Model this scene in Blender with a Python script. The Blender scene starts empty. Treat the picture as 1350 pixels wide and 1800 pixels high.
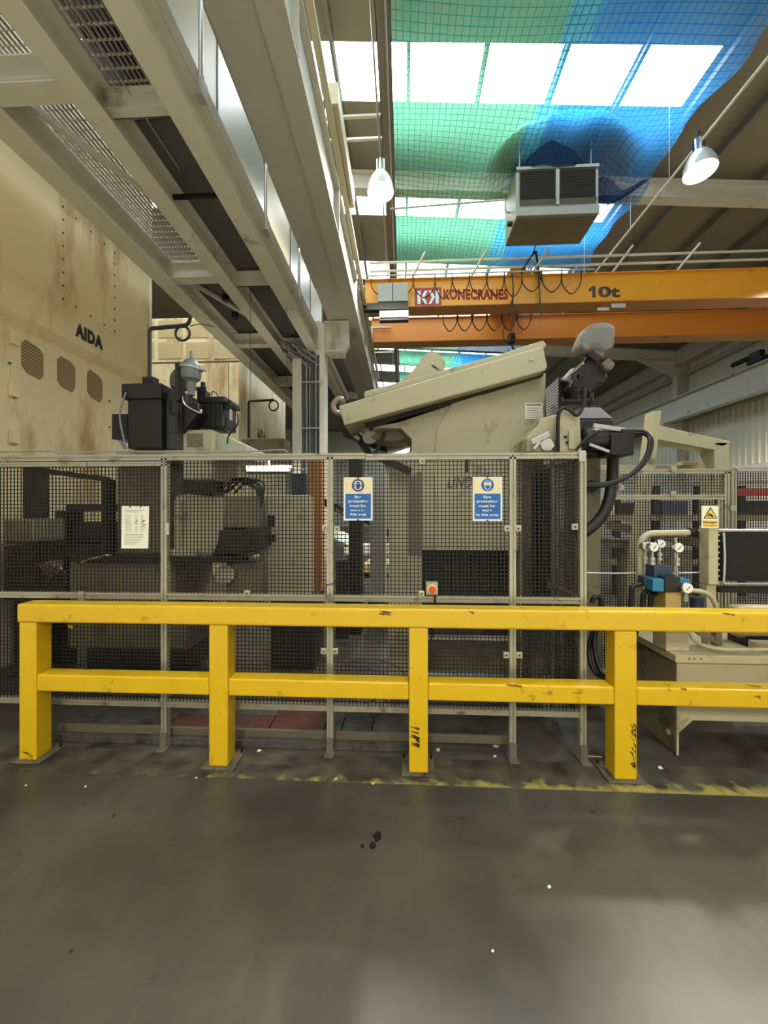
import bpy, bmesh, math, random
from math import sin, cos, pi, radians
from mathutils import Vector, Matrix
random.seed(7)
SC = bpy.context.scene
COL = SC.collection

# ------------------------------------------------------------------ camera, world, light levels
F_PX, CX, CY, CAM_Z, YAW = 676.0, 675.0, 900.0, 1.6, radians(2.8)
cam_data = bpy.data.cameras.new('camera')
cam_data.sensor_fit = 'VERTICAL'; cam_data.sensor_height = 36.0; cam_data.sensor_width = 27.0
cam_data.lens = 36.0 * F_PX / 1800.0
cam_data.clip_start = 0.05; cam_data.clip_end = 200
cam = bpy.data.objects.new('camera', cam_data); COL.objects.link(cam)
cam.location = (0, 0, CAM_Z); cam.rotation_euler = (pi / 2, 0, YAW)
SC.camera = cam
SC.view_settings.view_transform = 'Standard'
SC.view_settings.look = 'None'
SC.view_settings.gamma = 1.0
SC.view_settings.use_curve_mapping = False
SC.view_settings.exposure = 0.0
SC.cycles.max_bounces = 8
SC.cycles.diffuse_bounces = 4
SC.cycles.glossy_bounces = 3
SC.cycles.transparent_max_bounces = 12
SC.cycles.caustics_reflective = False
SC.cycles.caustics_refractive = False
SC.cycles.sample_clamp_indirect = 4.0
world = bpy.data.worlds.new('world'); SC.world = world
world.use_nodes = True
bgn = world.node_tree.nodes['Background']
bgn.inputs['Color'].default_value = (1.0, 0.96, 0.86, 1)
bgn.inputs['Strength'].default_value = 0.6
SKYLIGHT = 12.0          # brightness of the daylight behind the rooflight sheets
LAMP_W = 420.0          # each high bay lamp
RIG = Vector((cos(YAW), sin(YAW), 0)); FWD = Vector((-sin(YAW), cos(YAW), 0))
EYE = Vector((0, 0, CAM_Z))

def ray(px, py):
    return FWD + RIG * ((px - CX) / F_PX) + Vector((0, 0, (CY - py) / F_PX))
def P(px, py, Y):
    d = ray(px, py); return EYE + d * (Y / d.y)
def PX(px, py, X):
    d = ray(px, py); return EYE + d * (X / d.x)
def PZ(px, py, Z):
    d = ray(px, py); return EYE + d * ((Z - CAM_Z) / d.z)

# ------------------------------------------------------------------ materials
def lin(c):
    return tuple(((x / 255) / 12.92 if x / 255 < 0.04045 else (((x / 255) + 0.055) / 1.055) ** 2.4) for x in c)
MATS = {}
def mat(name, rgb, rough=0.5, metal=0.0, var=0.0, scale=6.0, dirt=None, dirt_amt=0.0, dirt_scale=3.0, bump=0.0, bump_scale=60.0,
        spec=0.5, stretch=None, rvar=0.0):
    """Painted or metal surface: base colour with soft mottling and optional blotches of dirt or wear."""
    m = bpy.data.materials.new(name); m.use_nodes = True
    nt = m.node_tree; N = nt.nodes; L = nt.links
    b = N['Principled BSDF']
    b.inputs['Roughness'].default_value = rough
    b.inputs['Metallic'].default_value = metal
    b.inputs['Specular IOR Level'].default_value = spec
    c = lin(rgb)
    b.inputs['Base Color'].default_value = (*c, 1)
    if var or dirt or bump or rvar:
        tc = N.new('ShaderNodeTexCoord'); vec = tc.outputs['Object']
        if stretch:
            mp = N.new('ShaderNodeMapping'); mp.inputs['Scale'].default_value = stretch
            L.new(vec, mp.inputs['Vector']); vec = mp.outputs['Vector']
        out = None
        if var:
            nz = N.new('ShaderNodeTexNoise'); nz.inputs['Scale'].default_value = scale; nz.inputs['Detail'].default_value = 5
            L.new(vec, nz.inputs['Vector'])
            mx = N.new('ShaderNodeMix'); mx.data_type = 'RGBA'
            mx.inputs[6].default_value = (*[max(0, x * (1 - var)) for x in c], 1)
            mx.inputs[7].default_value = (*[min(1, x * (1 + var)) for x in c], 1)
            L.new(nz.outputs['Fac'], mx.inputs[0]); out = mx.outputs[2]
        if dirt:
            n2 = N.new('ShaderNodeTexNoise'); n2.inputs['Scale'].default_value = dirt_scale; n2.inputs['Detail'].default_value = 8
            n2.inputs['Roughness'].default_value = 0.65
            L.new(vec, n2.inputs['Vector'])
            rp = N.new('ShaderNodeValToRGB')
            t = 0.72 - 0.35 * dirt_amt
            rp.color_ramp.elements[0].position = max(0, t - 0.06); rp.color_ramp.elements[1].position = min(1, t + 0.1)
            L.new(n2.outputs['Fac'], rp.inputs['Fac'])
            m2 = N.new('ShaderNodeMix'); m2.data_type = 'RGBA'
            m2.inputs[6].default_value = (*c, 1)
            if out: L.new(out, m2.inputs[6])
            m2.inputs[7].default_value = (*lin(dirt), 1)
            L.new(rp.outputs['Color'], m2.inputs[0]); out = m2.outputs[2]
        if out: L.new(out, b.inputs['Base Color'])
        if rvar:
            n3 = N.new('ShaderNodeTexNoise'); n3.inputs['Scale'].default_value = scale * 0.6; n3.inputs['Detail'].default_value = 6
            L.new(vec, n3.inputs['Vector'])
            mr = N.new('ShaderNodeMapRange'); mr.inputs['To Min'].default_value = max(0.02, rough - rvar); mr.inputs['To Max'].default_value = min(1, rough + rvar)
            L.new(n3.outputs['Fac'], mr.inputs['Value']); L.new(mr.outputs['Result'], b.inputs['Roughness'])
        if bump:
            n4 = N.new('ShaderNodeTexNoise'); n4.inputs['Scale'].default_value = bump_scale; n4.inputs['Detail'].default_value = 4
            L.new(vec, n4.inputs['Vector'])
            bp = N.new('ShaderNodeBump'); bp.inputs['Strength'].default_value = bump; bp.inputs['Distance'].default_value = 0.01
            L.new(n4.outputs['Fac'], bp.inputs['Height']); L.new(bp.outputs['Normal'], b.inputs['Normal'])
    MATS[name] = m
    return m
def glow(name, rgb, strength):
    m = bpy.data.materials.new(name); m.use_nodes = True
    b = m.node_tree.nodes['Principled BSDF']
    b.inputs['Base Color'].default_value = (*lin(rgb), 1)
    b.inputs['Emission Color'].default_value = (*lin(rgb), 1)
    b.inputs['Emission Strength'].default_value = strength
    MATS[name] = m
    return m

M_YEL = mat('yellow_paint', (206, 168, 20), 0.34, var=0.1, scale=5, dirt=(70, 55, 20), dirt_amt=0.12, dirt_scale=9, bump=0.12, bump_scale=40)
M_ALU = mat('aluminium', (176, 172, 150), 0.38, 0.55, var=0.1, scale=8, dirt=(90, 80, 60), dirt_amt=0.25, dirt_scale=12)
M_WIRE = mat('black_wire', (28, 26, 22), 0.55)
M_CREAM = mat('cream_paint', (226, 212, 166), 0.42, var=0.08, scale=1.3, dirt=(172, 142, 94), dirt_amt=0.5, dirt_scale=1.5, stretch=(1, 1, 0.3))
M_CREAMD = mat('cream_paint_shaded_grille', (150, 140, 110), 0.6)
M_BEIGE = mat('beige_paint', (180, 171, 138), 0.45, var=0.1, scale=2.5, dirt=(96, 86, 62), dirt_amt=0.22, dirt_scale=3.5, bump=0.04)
M_BEIGE2 = mat('beige_dirty_shaded_paint', (124, 116, 88), 0.5, var=0.14, scale=3, dirt=(62, 54, 38), dirt_amt=0.4, dirt_scale=3)  # grime, with the shade among the machines also darkening the base colour
M_STEELW = mat('pale_grey_steel', (206, 203, 188), 0.5, var=0.06, scale=2, dirt=(120, 114, 98), dirt_amt=0.2, dirt_scale=2)
M_STEELG = mat('grey_steel', (178, 175, 164), 0.55, var=0.06, scale=2)
M_DARK = mat('dark_steel', (36, 35, 32), 0.45, 0.3, var=0.2, scale=6, dirt=(20, 18, 15), dirt_amt=0.4)
M_BLACK = mat('black_plastic', (24, 24, 25), 0.4, var=0.15, scale=8)
M_RUB = mat('black_rubber', (16, 16, 17), 0.5)
M_CHR = mat('chrome', (215, 212, 205), 0.18, 1.0)
M_GALV = mat('galvanised_tube', (188, 188, 182), 0.36, 0.45, var=0.1, scale=10)
M_ORG = mat('orange_paint', (224, 156, 44), 0.38, var=0.05, scale=1.0, dirt=(150, 96, 30), dirt_amt=0.12, dirt_scale=2)
M_ORG2 = mat('orange_brown_paint', (176, 118, 56), 0.45, var=0.1, scale=2, dirt=(100, 66, 30), dirt_amt=0.25)
M_RED = mat('dark_red_ink', (150, 48, 40), 0.5)
M_INK = mat('black_ink', (26, 25, 24), 0.5)
M_GINK = mat('grey_ink', (70, 66, 58), 0.5)
M_WHITE = mat('white_sheet', (232, 230, 212), 0.55)
M_SIGNC = mat('sign_cream', (232, 214, 172), 0.4)
M_SIGNB = mat('sign_blue', (36, 98, 168), 0.4)
M_SIGNW = mat('sign_white', (225, 228, 228), 0.4)
M_SIGNY = mat('sign_yellow', (238, 196, 70), 0.4)
M_BUT = mat('red_button', (212, 62, 34), 0.35)
M_BUTY = mat('yellow_collar', (228, 200, 110), 0.4)
M_GREY = mat('grey_box', (150, 152, 146), 0.45)
M_BLUE = mat('valve_blue', (42, 118, 156), 0.4, var=0.1)
M_BLUED = mat('valve_dark_blue', (44, 58, 78), 0.4)
M_CLOTH = mat('grey_cover_cloth', (120, 118, 112), 0.85, var=0.1, scale=5, bump=0.6, bump_scale=12)
M_ACC = mat('grey_vessel', (118, 124, 124), 0.4, 0.3, var=0.15, scale=5)
M_REDPL = mat('red_tread_plate', (86, 38, 30), 0.5, 0.2, var=0.2, scale=14, dirt=(62, 54, 46), dirt_amt=0.5, dirt_scale=4, bump=0.8, bump_scale=45)
M_PLATE = mat('grey_tread_plate', (92, 90, 84), 0.38, 0.4, var=0.3, scale=18, dirt=(46, 42, 36), dirt_amt=0.4, dirt_scale=4, bump=0.8, bump_scale=45)
M_FOAM = mat('cooler_matrix', (22, 22, 21), 0.9, bump=0.5, bump_scale=120)
M_ROOF = mat('roof_lining', (138, 130, 112), 0.7, var=0.05, scale=1)
M_PURL = mat('purlin_steel', (122, 122, 114), 0.5)
M_CLAD = mat('wall_cladding_paint', (216, 214, 192), 0.55, var=0.05, scale=1)
M_GROUT = mat('grubby_concrete', (92, 84, 66), 0.75, var=0.25, scale=7, dirt=(44, 38, 28), dirt_amt=0.5, dirt_scale=5, bump=0.3, bump_scale=50)
M_GLASSF = mat('dial_face', (232, 230, 220), 0.2)
M_PAPERR = mat('red_pen', (205, 90, 80), 0.6)
M_TEXTG = mat('print_grey', (130, 126, 108), 0.6)
M_PINK = mat('salmon_panel', (206, 164, 122), 0.55, var=0.1, scale=2)
M_TUBE = glow('fluorescent_tube', (255, 246, 220), 9.0)
M_BULB = glow('lamp_bulb', (255, 250, 238), 16.0)
M_SKY = glow('rooflight_sheet', (242, 250, 255), SKYLIGHT)

def floor_material():
    m = bpy.data.materials.new('floor_paint'); m.use_nodes = True
    nt = m.node_tree; N = nt.nodes; L = nt.links; b = N['Principled BSDF']
    tc = N.new('ShaderNodeTexCoord')
    def noise(scale, detail=6, st=None, rough=0.6):
        n = N.new('ShaderNodeTexNoise'); n.inputs['Scale'].default_value = scale; n.inputs['Detail'].default_value = detail; n.inputs['Roughness'].default_value = rough
        if st:
            mp = N.new('ShaderNodeMapping'); mp.inputs['Scale'].default_value = st
            L.new(tc.outputs['Object'], mp.inputs['Vector']); L.new(mp.outputs['Vector'], n.inputs['Vector'])
        else:
            L.new(tc.outputs['Object'], n.inputs['Vector'])
        return n.outputs['Fac']
    def ramp(f, a, c0, bb, c1):
        r = N.new('ShaderNodeValToRGB'); r.color_ramp.elements[0].position = a; r.color_ramp.elements[1].position = bb
        r.color_ramp.elements[0].color = (*c0, 1); r.color_ramp.elements[1].color = (*c1, 1)
        L.new(f, r.inputs['Fac']); return r.outputs['Color']
    base = ramp(noise(1.1), 0.3, lin((47, 45, 39)), 0.7, lin((80, 75, 65)))
    scuff = ramp(noise(3.0, 8, (5, 1.2, 1)), 0.5, (0, 0, 0), 0.9, (1, 1, 1))
    m1 = N.new('ShaderNodeMix'); m1.data_type = 'RGBA'; L.new(scuff, m1.inputs[0]); L.new(base, m1.inputs[6]); m1.inputs[7].default_value = (*lin((56, 54, 48)), 1)
    spot = ramp(noise(7.5, 3), 0.70, (0, 0, 0), 0.745, (1, 1, 1))
    m2 = N.new('ShaderNodeMix'); m2.data_type = 'RGBA'; L.new(spot, m2.inputs[0]); L.new(m1.outputs[2], m2.inputs[6]); m2.inputs[7].default_value = (*lin((34, 32, 30)), 1)
    L.new(m2.outputs[2], b.inputs['Base Color'])
    mr = N.new('ShaderNodeMapRange'); mr.inputs['To Min'].default_value = 0.29; mr.inputs['To Max'].default_value = 0.43
    L.new(noise(2.2, 7), mr.inputs['Value']); L.new(mr.outputs['Result'], b.inputs['Roughness'])
    b.inputs['Specular IOR Level'].default_value = 0.5
    bp = N.new('ShaderNodeBump'); bp.inputs['Strength'].default_value = 0.08; bp.inputs['Distance'].default_value = 0.01
    L.new(noise(14, 5), bp.inputs['Height']); L.new(bp.outputs['Normal'], b.inputs['Normal'])
    return m
M_FLOOR = floor_material()

def strip_material():
    """Concrete strip under the barrier with worn yellow paint along its front edge."""
    m = bpy.data.materials.new('strip_concrete'); m.use_nodes = True
    nt = m.node_tree; N = nt.nodes; L = nt.links; b = N['Principled BSDF']
    tc = N.new('ShaderNodeTexCoord'); sp = N.new('ShaderNodeSeparateXYZ'); L.new(tc.outputs['Object'], sp.inputs[0])
    n = N.new('ShaderNodeTexNoise'); n.inputs['Scale'].default_value = 6; n.inputs['Detail'].default_value = 8; L.new(tc.outputs['Object'], n.inputs['Vector'])
    r = N.new('ShaderNodeValToRGB'); r.color_ramp.elements[0].position = 0.35; r.color_ramp.elements[1].position = 0.7
    r.color_ramp.elements[0].color = (*lin((42, 37, 28)), 1); r.color_ramp.elements[1].color = (*lin((86, 79, 62)), 1)
    L.new(n.outputs['Fac'], r.inputs['Fac'])
    n2 = N.new('ShaderNodeTexNoise'); n2.inputs['Scale'].default_value = 11; n2.inputs['Detail'].default_value = 8; L.new(tc.outputs['Object'], n2.inputs['Vector'])
    # paint survives near the front edge (object Y = 0) and more towards the right
    a = N.new('ShaderNodeMath'); a.operation = 'MULTIPLY_ADD'; a.inputs[1].default_value = -3.2; a.inputs[2].default_value = 0.36; L.new(sp.outputs['Y'], a.inputs[0])
    a2 = N.new('ShaderNodeMath'); a2.operation = 'MULTIPLY_ADD'; a2.inputs[1].default_value = 0.085; L.new(sp.outputs['X'], a2.inputs[0]); L.new(a.outputs[0], a2.inputs[2])
    s = N.new('ShaderNodeMath'); s.operation = 'ADD'; L.new(a2.outputs[0], s.inputs[0]); L.new(n2.outputs['Fac'], s.inputs[1])
    r2 = N.new('ShaderNodeValToRGB'); r2.color_ramp.elements[0].position = 0.78; r2.color_ramp.elements[1].position = 1.0
    L.new(s.outputs[0], r2.inputs['Fac'])
    mx = N.new('ShaderNodeMix'); mx.data_type = 'RGBA'; L.new(r2.outputs['Color'], mx.inputs[0]); L.new(r.outputs['Color'], mx.inputs[6]); mx.inputs[7].default_value = (*lin((150, 138, 72)), 1)
    L.new(mx.outputs[2], b.inputs['Base Color']); b.inputs['Roughness'].default_value = 0.6
    bp = N.new('ShaderNodeBump'); bp.inputs['Strength'].default_value = 0.3; bp.inputs['Distance'].default_value = 0.01
    L.new(n2.outputs['Fac'], bp.inputs['Height']); L.new(bp.outputs['Normal'], b.inputs['Normal'])
    return m
M_STRIP = strip_material()

def net_material(name, rgb, line_rgb, pitch=0.11, dens=0.45):
    """Thin woven debris net: see-through weave with thicker cords on a square grid."""
    m = bpy.data.materials.new(name); m.use_nodes = True
    nt = m.node_tree; N = nt.nodes; L = nt.links
    N.remove(N['Principled BSDF']); out = N['Material Output']
    tc = N.new('ShaderNodeTexCoord'); sp = N.new('ShaderNodeSeparateXYZ'); L.new(tc.outputs['UV'], sp.inputs[0])
    masks = []
    for ax in ('X', 'Y'):
        md = N.new('ShaderNodeMath'); md.operation = 'FRACT'
        ml = N.new('ShaderNodeMath'); ml.operation = 'MULTIPLY'; ml.inputs[1].default_value = 1 / pitch
        L.new(sp.outputs[ax], ml.inputs[0]); L.new(ml.outputs[0], md.inputs[0])
        lt = N.new('ShaderNodeMath'); lt.operation = 'LESS_THAN'; lt.inputs[1].default_value = 0.11
        L.new(md.outputs[0], lt.inputs[0]); masks.append(lt.outputs[0])
    mk = N.new('ShaderNodeMath'); mk.operation = 'MAXIMUM'; L.new(masks[0], mk.inputs[0]); L.new(masks[1], mk.inputs[1])
    col = N.new('ShaderNodeMix'); col.data_type = 'RGBA'; L.new(mk.outputs[0], col.inputs[0])
    col.inputs[6].default_value = (*lin(rgb), 1); col.inputs[7].default_value = (*lin(line_rgb), 1)
    df = N.new('ShaderNodeBsdfDiffuse'); tl = N.new('ShaderNodeBsdfTranslucent'); tr = N.new('ShaderNodeBsdfTransparent')
    L.new(col.outputs[2], df.inputs['Color']); L.new(col.outputs[2], tl.inputs['Color'])
    a = N.new('ShaderNodeMixShader'); a.inputs[0].default_value = 0.7; L.new(df.outputs[0], a.inputs[1]); L.new(tl.outputs[0], a.inputs[2])
    den = N.new('ShaderNodeMapRange'); den.inputs['To Min'].default_value = dens; den.inputs['To Max'].default_value = 0.72; L.new(mk.outputs[0], den.inputs['Value'])
    b = N.new('ShaderNodeMixShader'); L.new(den.outputs['Result'], b.inputs[0]); L.new(tr.outputs[0], b.inputs[1]); L.new(a.outputs[0], b.inputs[2])
    L.new(b.outputs[0], out.inputs['Surface'])
    return m
M_NETG = net_material('green_net', (128, 212, 170), (48, 128, 110), dens=0.36)
M_NETB = net_material('blue_net', (60, 160, 226), (28, 104, 168), dens=0.44)
M_NETD = net_material('dark_net', (46, 62, 92), (20, 30, 54), dens=0.8)

# ------------------------------------------------------------------ mesh helpers
ORG = {}
def origin_of(o):
    return ORG.get(o.name, Vector((0, 0, 0)))
class MB:
    def __init__(s):
        s.v = []; s.f = []; s.uv = None
    def add(s, vs, fs):
        n = len(s.v); s.v += [Vector(v) for v in vs]; s.f += [tuple(i + n for i in f) for f in fs]; return s
    def box(s, x0, x1, y0, y1, z0, z1):
        if x0 > x1: x0, x1 = x1, x0
        if y0 > y1: y0, y1 = y1, y0
        if z0 > z1: z0, z1 = z1, z0
        return s.add([(x0, y0, z0), (x1, y0, z0), (x1, y1, z0), (x0, y1, z0), (x0, y0, z1), (x1, y0, z1), (x1, y1, z1), (x0, y1, z1)],
                     [(0, 3, 2, 1), (4, 5, 6, 7), (0, 1, 5, 4), (1, 2, 6, 5), (2, 3, 7, 6), (3, 0, 4, 7)])
    def pbox(s, x0, x1, y0, y1, Y, dep):
        """Box whose front face spans those pixels at building depth Y, dep deep."""
        a = P(x0, y1, Y); b = P(x1, y0, Y)
        return s.box(a.x, b.x, Y, Y + dep, a.z, b.z)
    def prism(s, pts, ext):
        pts = [Vector(p) for p in pts]; e = Vector(ext); n = len(pts)
        nrm = Vector((0, 0, 0))
        for i in range(n): nrm += pts[i].cross(pts[(i + 1) % n])
        if nrm.dot(e) > 0: pts.reverse()
        vs = pts + [p + e for p in pts]
        fs = [tuple(range(n)), tuple(range(2 * n - 1, n - 1, -1))] + [(i, i + n, (i + 1) % n + n, (i + 1) % n) for i in range(n)]
        return s.add(vs, fs)
    def ppoly(s, px, Y, dep):
        return s.prism([P(x, y, Y) for x, y in px], (0, dep, 0))
    def bar(s, a, b, w, h, up=(0, 0, 1)):
        a = Vector(a); b = Vector(b); d = (b - a).normalized(); u = Vector(up)
        r = d.cross(u)
        if r.length < 1e-4: r = d.cross(Vector((0, 1, 0)))
        r.normalize(); u = r.cross(d).normalized()
        r *= w / 2; u *= h / 2
        vs = [a - r - u, a + r - u, a + r + u, a - r + u, b - r - u, b + r - u, b + r + u, b - r + u]
        return s.add(vs, [(0, 1, 2, 3), (7, 6, 5, 4), (0, 4, 5, 1), (1, 5, 6, 2), (2, 6, 7, 3), (3, 7, 4, 0)])
    def ibeam(s, a, b, dep, fl, tf=0.015, tw=0.01, up=(0, 0, 1)):
        """I section: a and b lie on the middle of the underside."""
        a = Vector(a); b = Vector(b); u = Vector(up)
        s.bar(a + u * tf / 2, b + u * tf / 2, fl, tf, up); s.bar(a + u * (dep - tf / 2), b + u * (dep - tf / 2), fl, tf, up)
        return s.bar(a + u * dep / 2, b + u * dep / 2, tw, dep - 2 * tf, up)
    def cyl(s, a, b, r, n=16, r2=None):
        a = Vector(a); b = Vector(b); r2 = r if r2 is None else r2; d = (b - a).normalized()
        t = Vector((0, 0, 1)) if abs(d.z) < 0.9 else Vector((1, 0, 0)); x = d.cross(t).normalized(); y = d.cross(x)
        ring = lambda c, q: [c + (x * cos(2 * pi * i / n) + y * sin(2 * pi * i / n)) * q for i in range(n)]
        vs = ring(a, r) + ring(b, r2)
        fs = [(i, (i + 1) % n, (i + 1) % n + n, i + n) for i in range(n)] + [tuple(range(n - 1, -1, -1)), tuple(range(n, 2 * n))]
        return s.add(vs, fs)
    def lathe(s, prof, org, axis=(0, 0, 1), n=24):
        org = Vector(org); d = Vector(axis).normalized(); t = Vector((0, 0, 1)) if abs(d.z) < 0.9 else Vector((1, 0, 0))
        x = d.cross(t).normalized(); y = d.cross(x); vs = []; fs = []
        for r, h in prof: vs += [org + d * h + (x * cos(2 * pi * i / n) + y * sin(2 * pi * i / n)) * r for i in range(n)]
        for k in range(len(prof) - 1):
            fs += [(k * n + i, k * n + (i + 1) % n, (k + 1) * n + (i + 1) % n, (k + 1) * n + i) for i in range(n)]
        fs += [tuple(range(n - 1, -1, -1)), tuple(range((len(prof) - 1) * n, len(prof) * n))]
        return s.add(vs, fs)
    def tube(s, pts, r, n=8, sub=6):
        pts = [Vector(p) for p in pts]
        if len(pts) > 2 and sub > 1:
            q = []
            for i in range(len(pts) - 1):
                p0 = pts[max(i - 1, 0)]; p1 = pts[i]; p2 = pts[i + 1]; p3 = pts[min(i + 2, len(pts) - 1)]
                for k in range(sub):
                    t = k / sub
                    q.append(0.5 * ((2 * p1) + (p2 - p0) * t + (2 * p0 - 5 * p1 + 4 * p2 - p3) * t * t + (3 * p1 - p0 - 3 * p2 + p3) * t ** 3))
            pts = q + [pts[-1]]
        vs = []; fs = []; m = len(pts); x = None
        for i, p in enumerate(pts):
            d = (pts[min(i + 1, m - 1)] - pts[max(i - 1, 0)])
            d = d.normalized() if d.length > 1e-9 else Vector((0, 0, 1))
            if x is None:
                t = Vector((0, 0, 1)) if abs(d.z) < 0.9 else Vector((1, 0, 0)); x = d.cross(t).normalized()
            else:
                x = (x - d * x.dot(d)).normalized()
            y = d.cross(x)
            vs += [p + (x * cos(2 * pi * k / n) + y * sin(2 * pi * k / n)) * r for k in range(n)]
        for i in range(m - 1):
            fs += [(i * n + k, i * n + (k + 1) % n, (i + 1) * n + (k + 1) % n, (i + 1) * n + k) for k in range(n)]
        fs += [tuple(range(n - 1, -1, -1)), tuple(range((m - 1) * n, m * n))]
        return s.add(vs, fs)
    def bent(s, pts, r, rad=0.08, n=10):
        """Rigid pipe: straight runs with rounded corners."""
        pts = [Vector(p) for p in pts]; q = [pts[0]]
        for i in range(1, len(pts) - 1):
            a = (pts[i - 1] - pts[i]).normalized(); b = (pts[i + 1] - pts[i]).normalized()
            for k in range(7):
                t = k / 6; q.append(pts[i] + a * rad * (1 - t) ** 2 + b * rad * t ** 2)
        return s.tube(q + [pts[-1]], r, n, 1)
    def build(s, name, m, parent=None, bevel=0.0, smooth=None, seg=2):
        if parent is not None: o0 = origin_of(parent)
        else:
            xs = [v.x for v in s.v]; ys = [v.y for v in s.v]; zs = [v.z for v in s.v]
            o0 = Vector(((min(xs) + max(xs)) / 2, (min(ys) + max(ys)) / 2, min(zs)))
        me = bpy.data.meshes.new(name)
        me.from_pydata([v - o0 for v in s.v], [], s.f)
        me.materials.append(m)
        if s.uv:
            lay = me.uv_layers.new(name='net')
            for lp in me.loops: lay.data[lp.index].uv = s.uv[lp.vertex_index]
        if smooth:
            me.polygons.foreach_set('use_smooth', [True] * len(me.polygons)); me.set_sharp_from_angle(angle=radians(smooth))
        o = bpy.data.objects.new(name, me); COL.objects.link(o)
        if parent is not None: o.parent = parent
        else: o.location = o0
        ORG[o.name] = o0
        if bevel:
            b = o.modifiers.new('edge', 'BEVEL'); b.width = bevel; b.segments = seg; b.limit_method = 'ANGLE'; b.angle_limit = radians(40)
        return o
def tag(o, label, cat, group=None, kind=None):
    o['label'] = label; o['category'] = cat
    if group: o['group'] = group
    if kind: o['kind'] = kind
    return o
def struct(o):
    o['kind'] = 'structure'; return o
def thing(name, label, cat, loc, group=None):
    o = bpy.data.objects.new(name, None); COL.objects.link(o); o.empty_display_size = 0.1
    o.location = loc; ORG[o.name] = Vector(loc)
    return tag(o, label, cat, group)
def kids(o):
    return [c for c in bpy.data.objects if c.parent == o]
def dup(o, shift, label=None):
    tree = {}
    for c in bpy.data.objects:
        if c.parent: tree.setdefault(c.parent.name, []).append(c)
    def cp(x, par):
        c = x.copy(); COL.objects.link(c)
        if par is not None: c.parent = par
        for k in tree.get(x.name, []): cp(k, c)
        return c
    r = cp(o, None); r.location = Vector(o.location) + Vector(shift)
    if label: r['label'] = label
    ORG[r.name] = Vector(r.location)
    return r
def text(body, p0, p1, up_h, m, parent, name='lettering', normal=(0, -1, 0), thick=0.002, bold=0.0, shear=0.0, spacing=1.0):
    """Lettering fitted between p0 (lower left) and p1 (lower right), up_h high."""
    cu = bpy.data.curves.new('t', 'FONT'); cu.body = body; cu.size = 1.0; cu.offset = bold; cu.shear = shear; cu.space_character = spacing; cu.resolution_u = 3
    ob = bpy.data.objects.new('t', cu); COL.objects.link(ob)
    dg = bpy.context.evaluated_depsgraph_get(); dg.update()
    me = bpy.data.meshes.new_from_object(ob.evaluated_get(dg))
    bpy.data.objects.remove(ob)
    xs = [v.co.x for v in me.vertices]; ys = [v.co.y for v in me.vertices]
    x0, x1, y0, y1 = min(xs), max(xs), min(ys), max(ys)
    p0 = Vector(p0); p1 = Vector(p1); ex = p1 - p0; nrm = Vector(normal).normalized(); upv = Vector((0, 0, 1)) * up_h
    o0 = origin_of(parent)
    bm = bmesh.new(); bm.from_mesh(me)
    g = bmesh.ops.extrude_face_region(bm, geom=list(bm.faces))
    top = {e for e in g['geom'] if isinstance(e, bmesh.types.BMVert)}
    for v in bm.verts:
        a = (v.co.x - x0) / (x1 - x0); b = (v.co.y - y0) / (y1 - y0)
        v.co = p0 + ex * a + upv * b + nrm * (thick if v in top else 0.0) - o0
    bmesh.ops.recalc_face_normals(bm, faces=list(bm.faces))
    bm.to_mesh(me); bm.free(); me.name = name
    me.materials.clear(); me.materials.append(m)
    o = bpy.data.objects.new(name, me); COL.objects.link(o); o.parent = parent; ORG[o.name] = o0
    return o

# ------------------------------------------------------------------ the building
XL, XR, YB, YF = -14.0, 12.2, -10.0, 40.0
SKY_X1 = 5.2
def roof_z(x): return CAM_Z + 8.0 - 0.07 * (x + 1.0)
def roof_strip(mb, x0, x1, y0, y1, dz=0.0, th=0.06):
    a, b = roof_z(x0) + dz, roof_z(x1) + dz
    mb.add([(x0, y0, a), (x1, y0, b), (x1, y1, b), (x0, y1, a), (x0, y0, a + th), (x1, y0, b + th), (x1, y1, b + th), (x0, y1, a + th)],
           [(0, 3, 2, 1), (4, 5, 6, 7), (0, 1, 5, 4), (1, 2, 6, 5), (2, 3, 7, 6), (3, 0, 4, 7)])
SKY_Y = [6.5 + 2.87 * k for k in range(-5, 11)]
SKY_W = 0.95
mb = MB(); y = YB
for s in SKY_Y:
    roof_strip(mb, XL, XR, y, s); y = s + SKY_W
    roof_strip(mb, SKY_X1, XR, s, s + SKY_W); roof_strip(mb, XL, -8.0 if s < 12 else -1.6, s, s + SKY_W)
roof_strip(mb, XL, XR, y, YF)
struct(mb.build('ceiling', M_ROOF))
for k, s in enumerate(SKY_Y):
    mb = MB(); roof_strip(mb, -8.0 if s < 12 else -1.6, SKY_X1, s, s + SKY_W, 0.02, 0.03)
    struct(mb.build('window_%d' % (k + 1), M_SKY))
for i, x in enumerate([-5.1, -3.8, -2.5, -1.2, 0.1, 1.4, 2.7, 3.95, 5.3, 6.5, 7.8, 9.1, 10.4, 11.7]):
    z = roof_z(x)
    mb = MB().box(x - 0.03, x + 0.03, YB, YF, z - 0.17, z - 0.155).box(x - 0.005, x + 0.005, YB, YF, z - 0.16, z - 0.005).box(x - 0.03, x + 0.03, YB, YF, z - 0.017, z - 0.002)
    struct(mb.build('roof_purlin', M_PURL))
mb = MB().box(XL, XR + 0.5, YB, YF, -0.3, 0.0)
struct(mb.build('floor', M_FLOOR))
struct(MB().box(XL, XR, YB, 0.2, 0.0, 0.003).build('floor_bounce', mat('pale_bounce_floor', (206, 200, 184), 0.6, var=0.08, scale=2)))  # added pale floor behind the camera, bounces light up under the platform
mb = MB().box(-5.0, 4.4, 2.262, 2.50, 0.0, 0.006)
o = struct(mb.build('floor_strip', M_STRIP))
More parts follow.
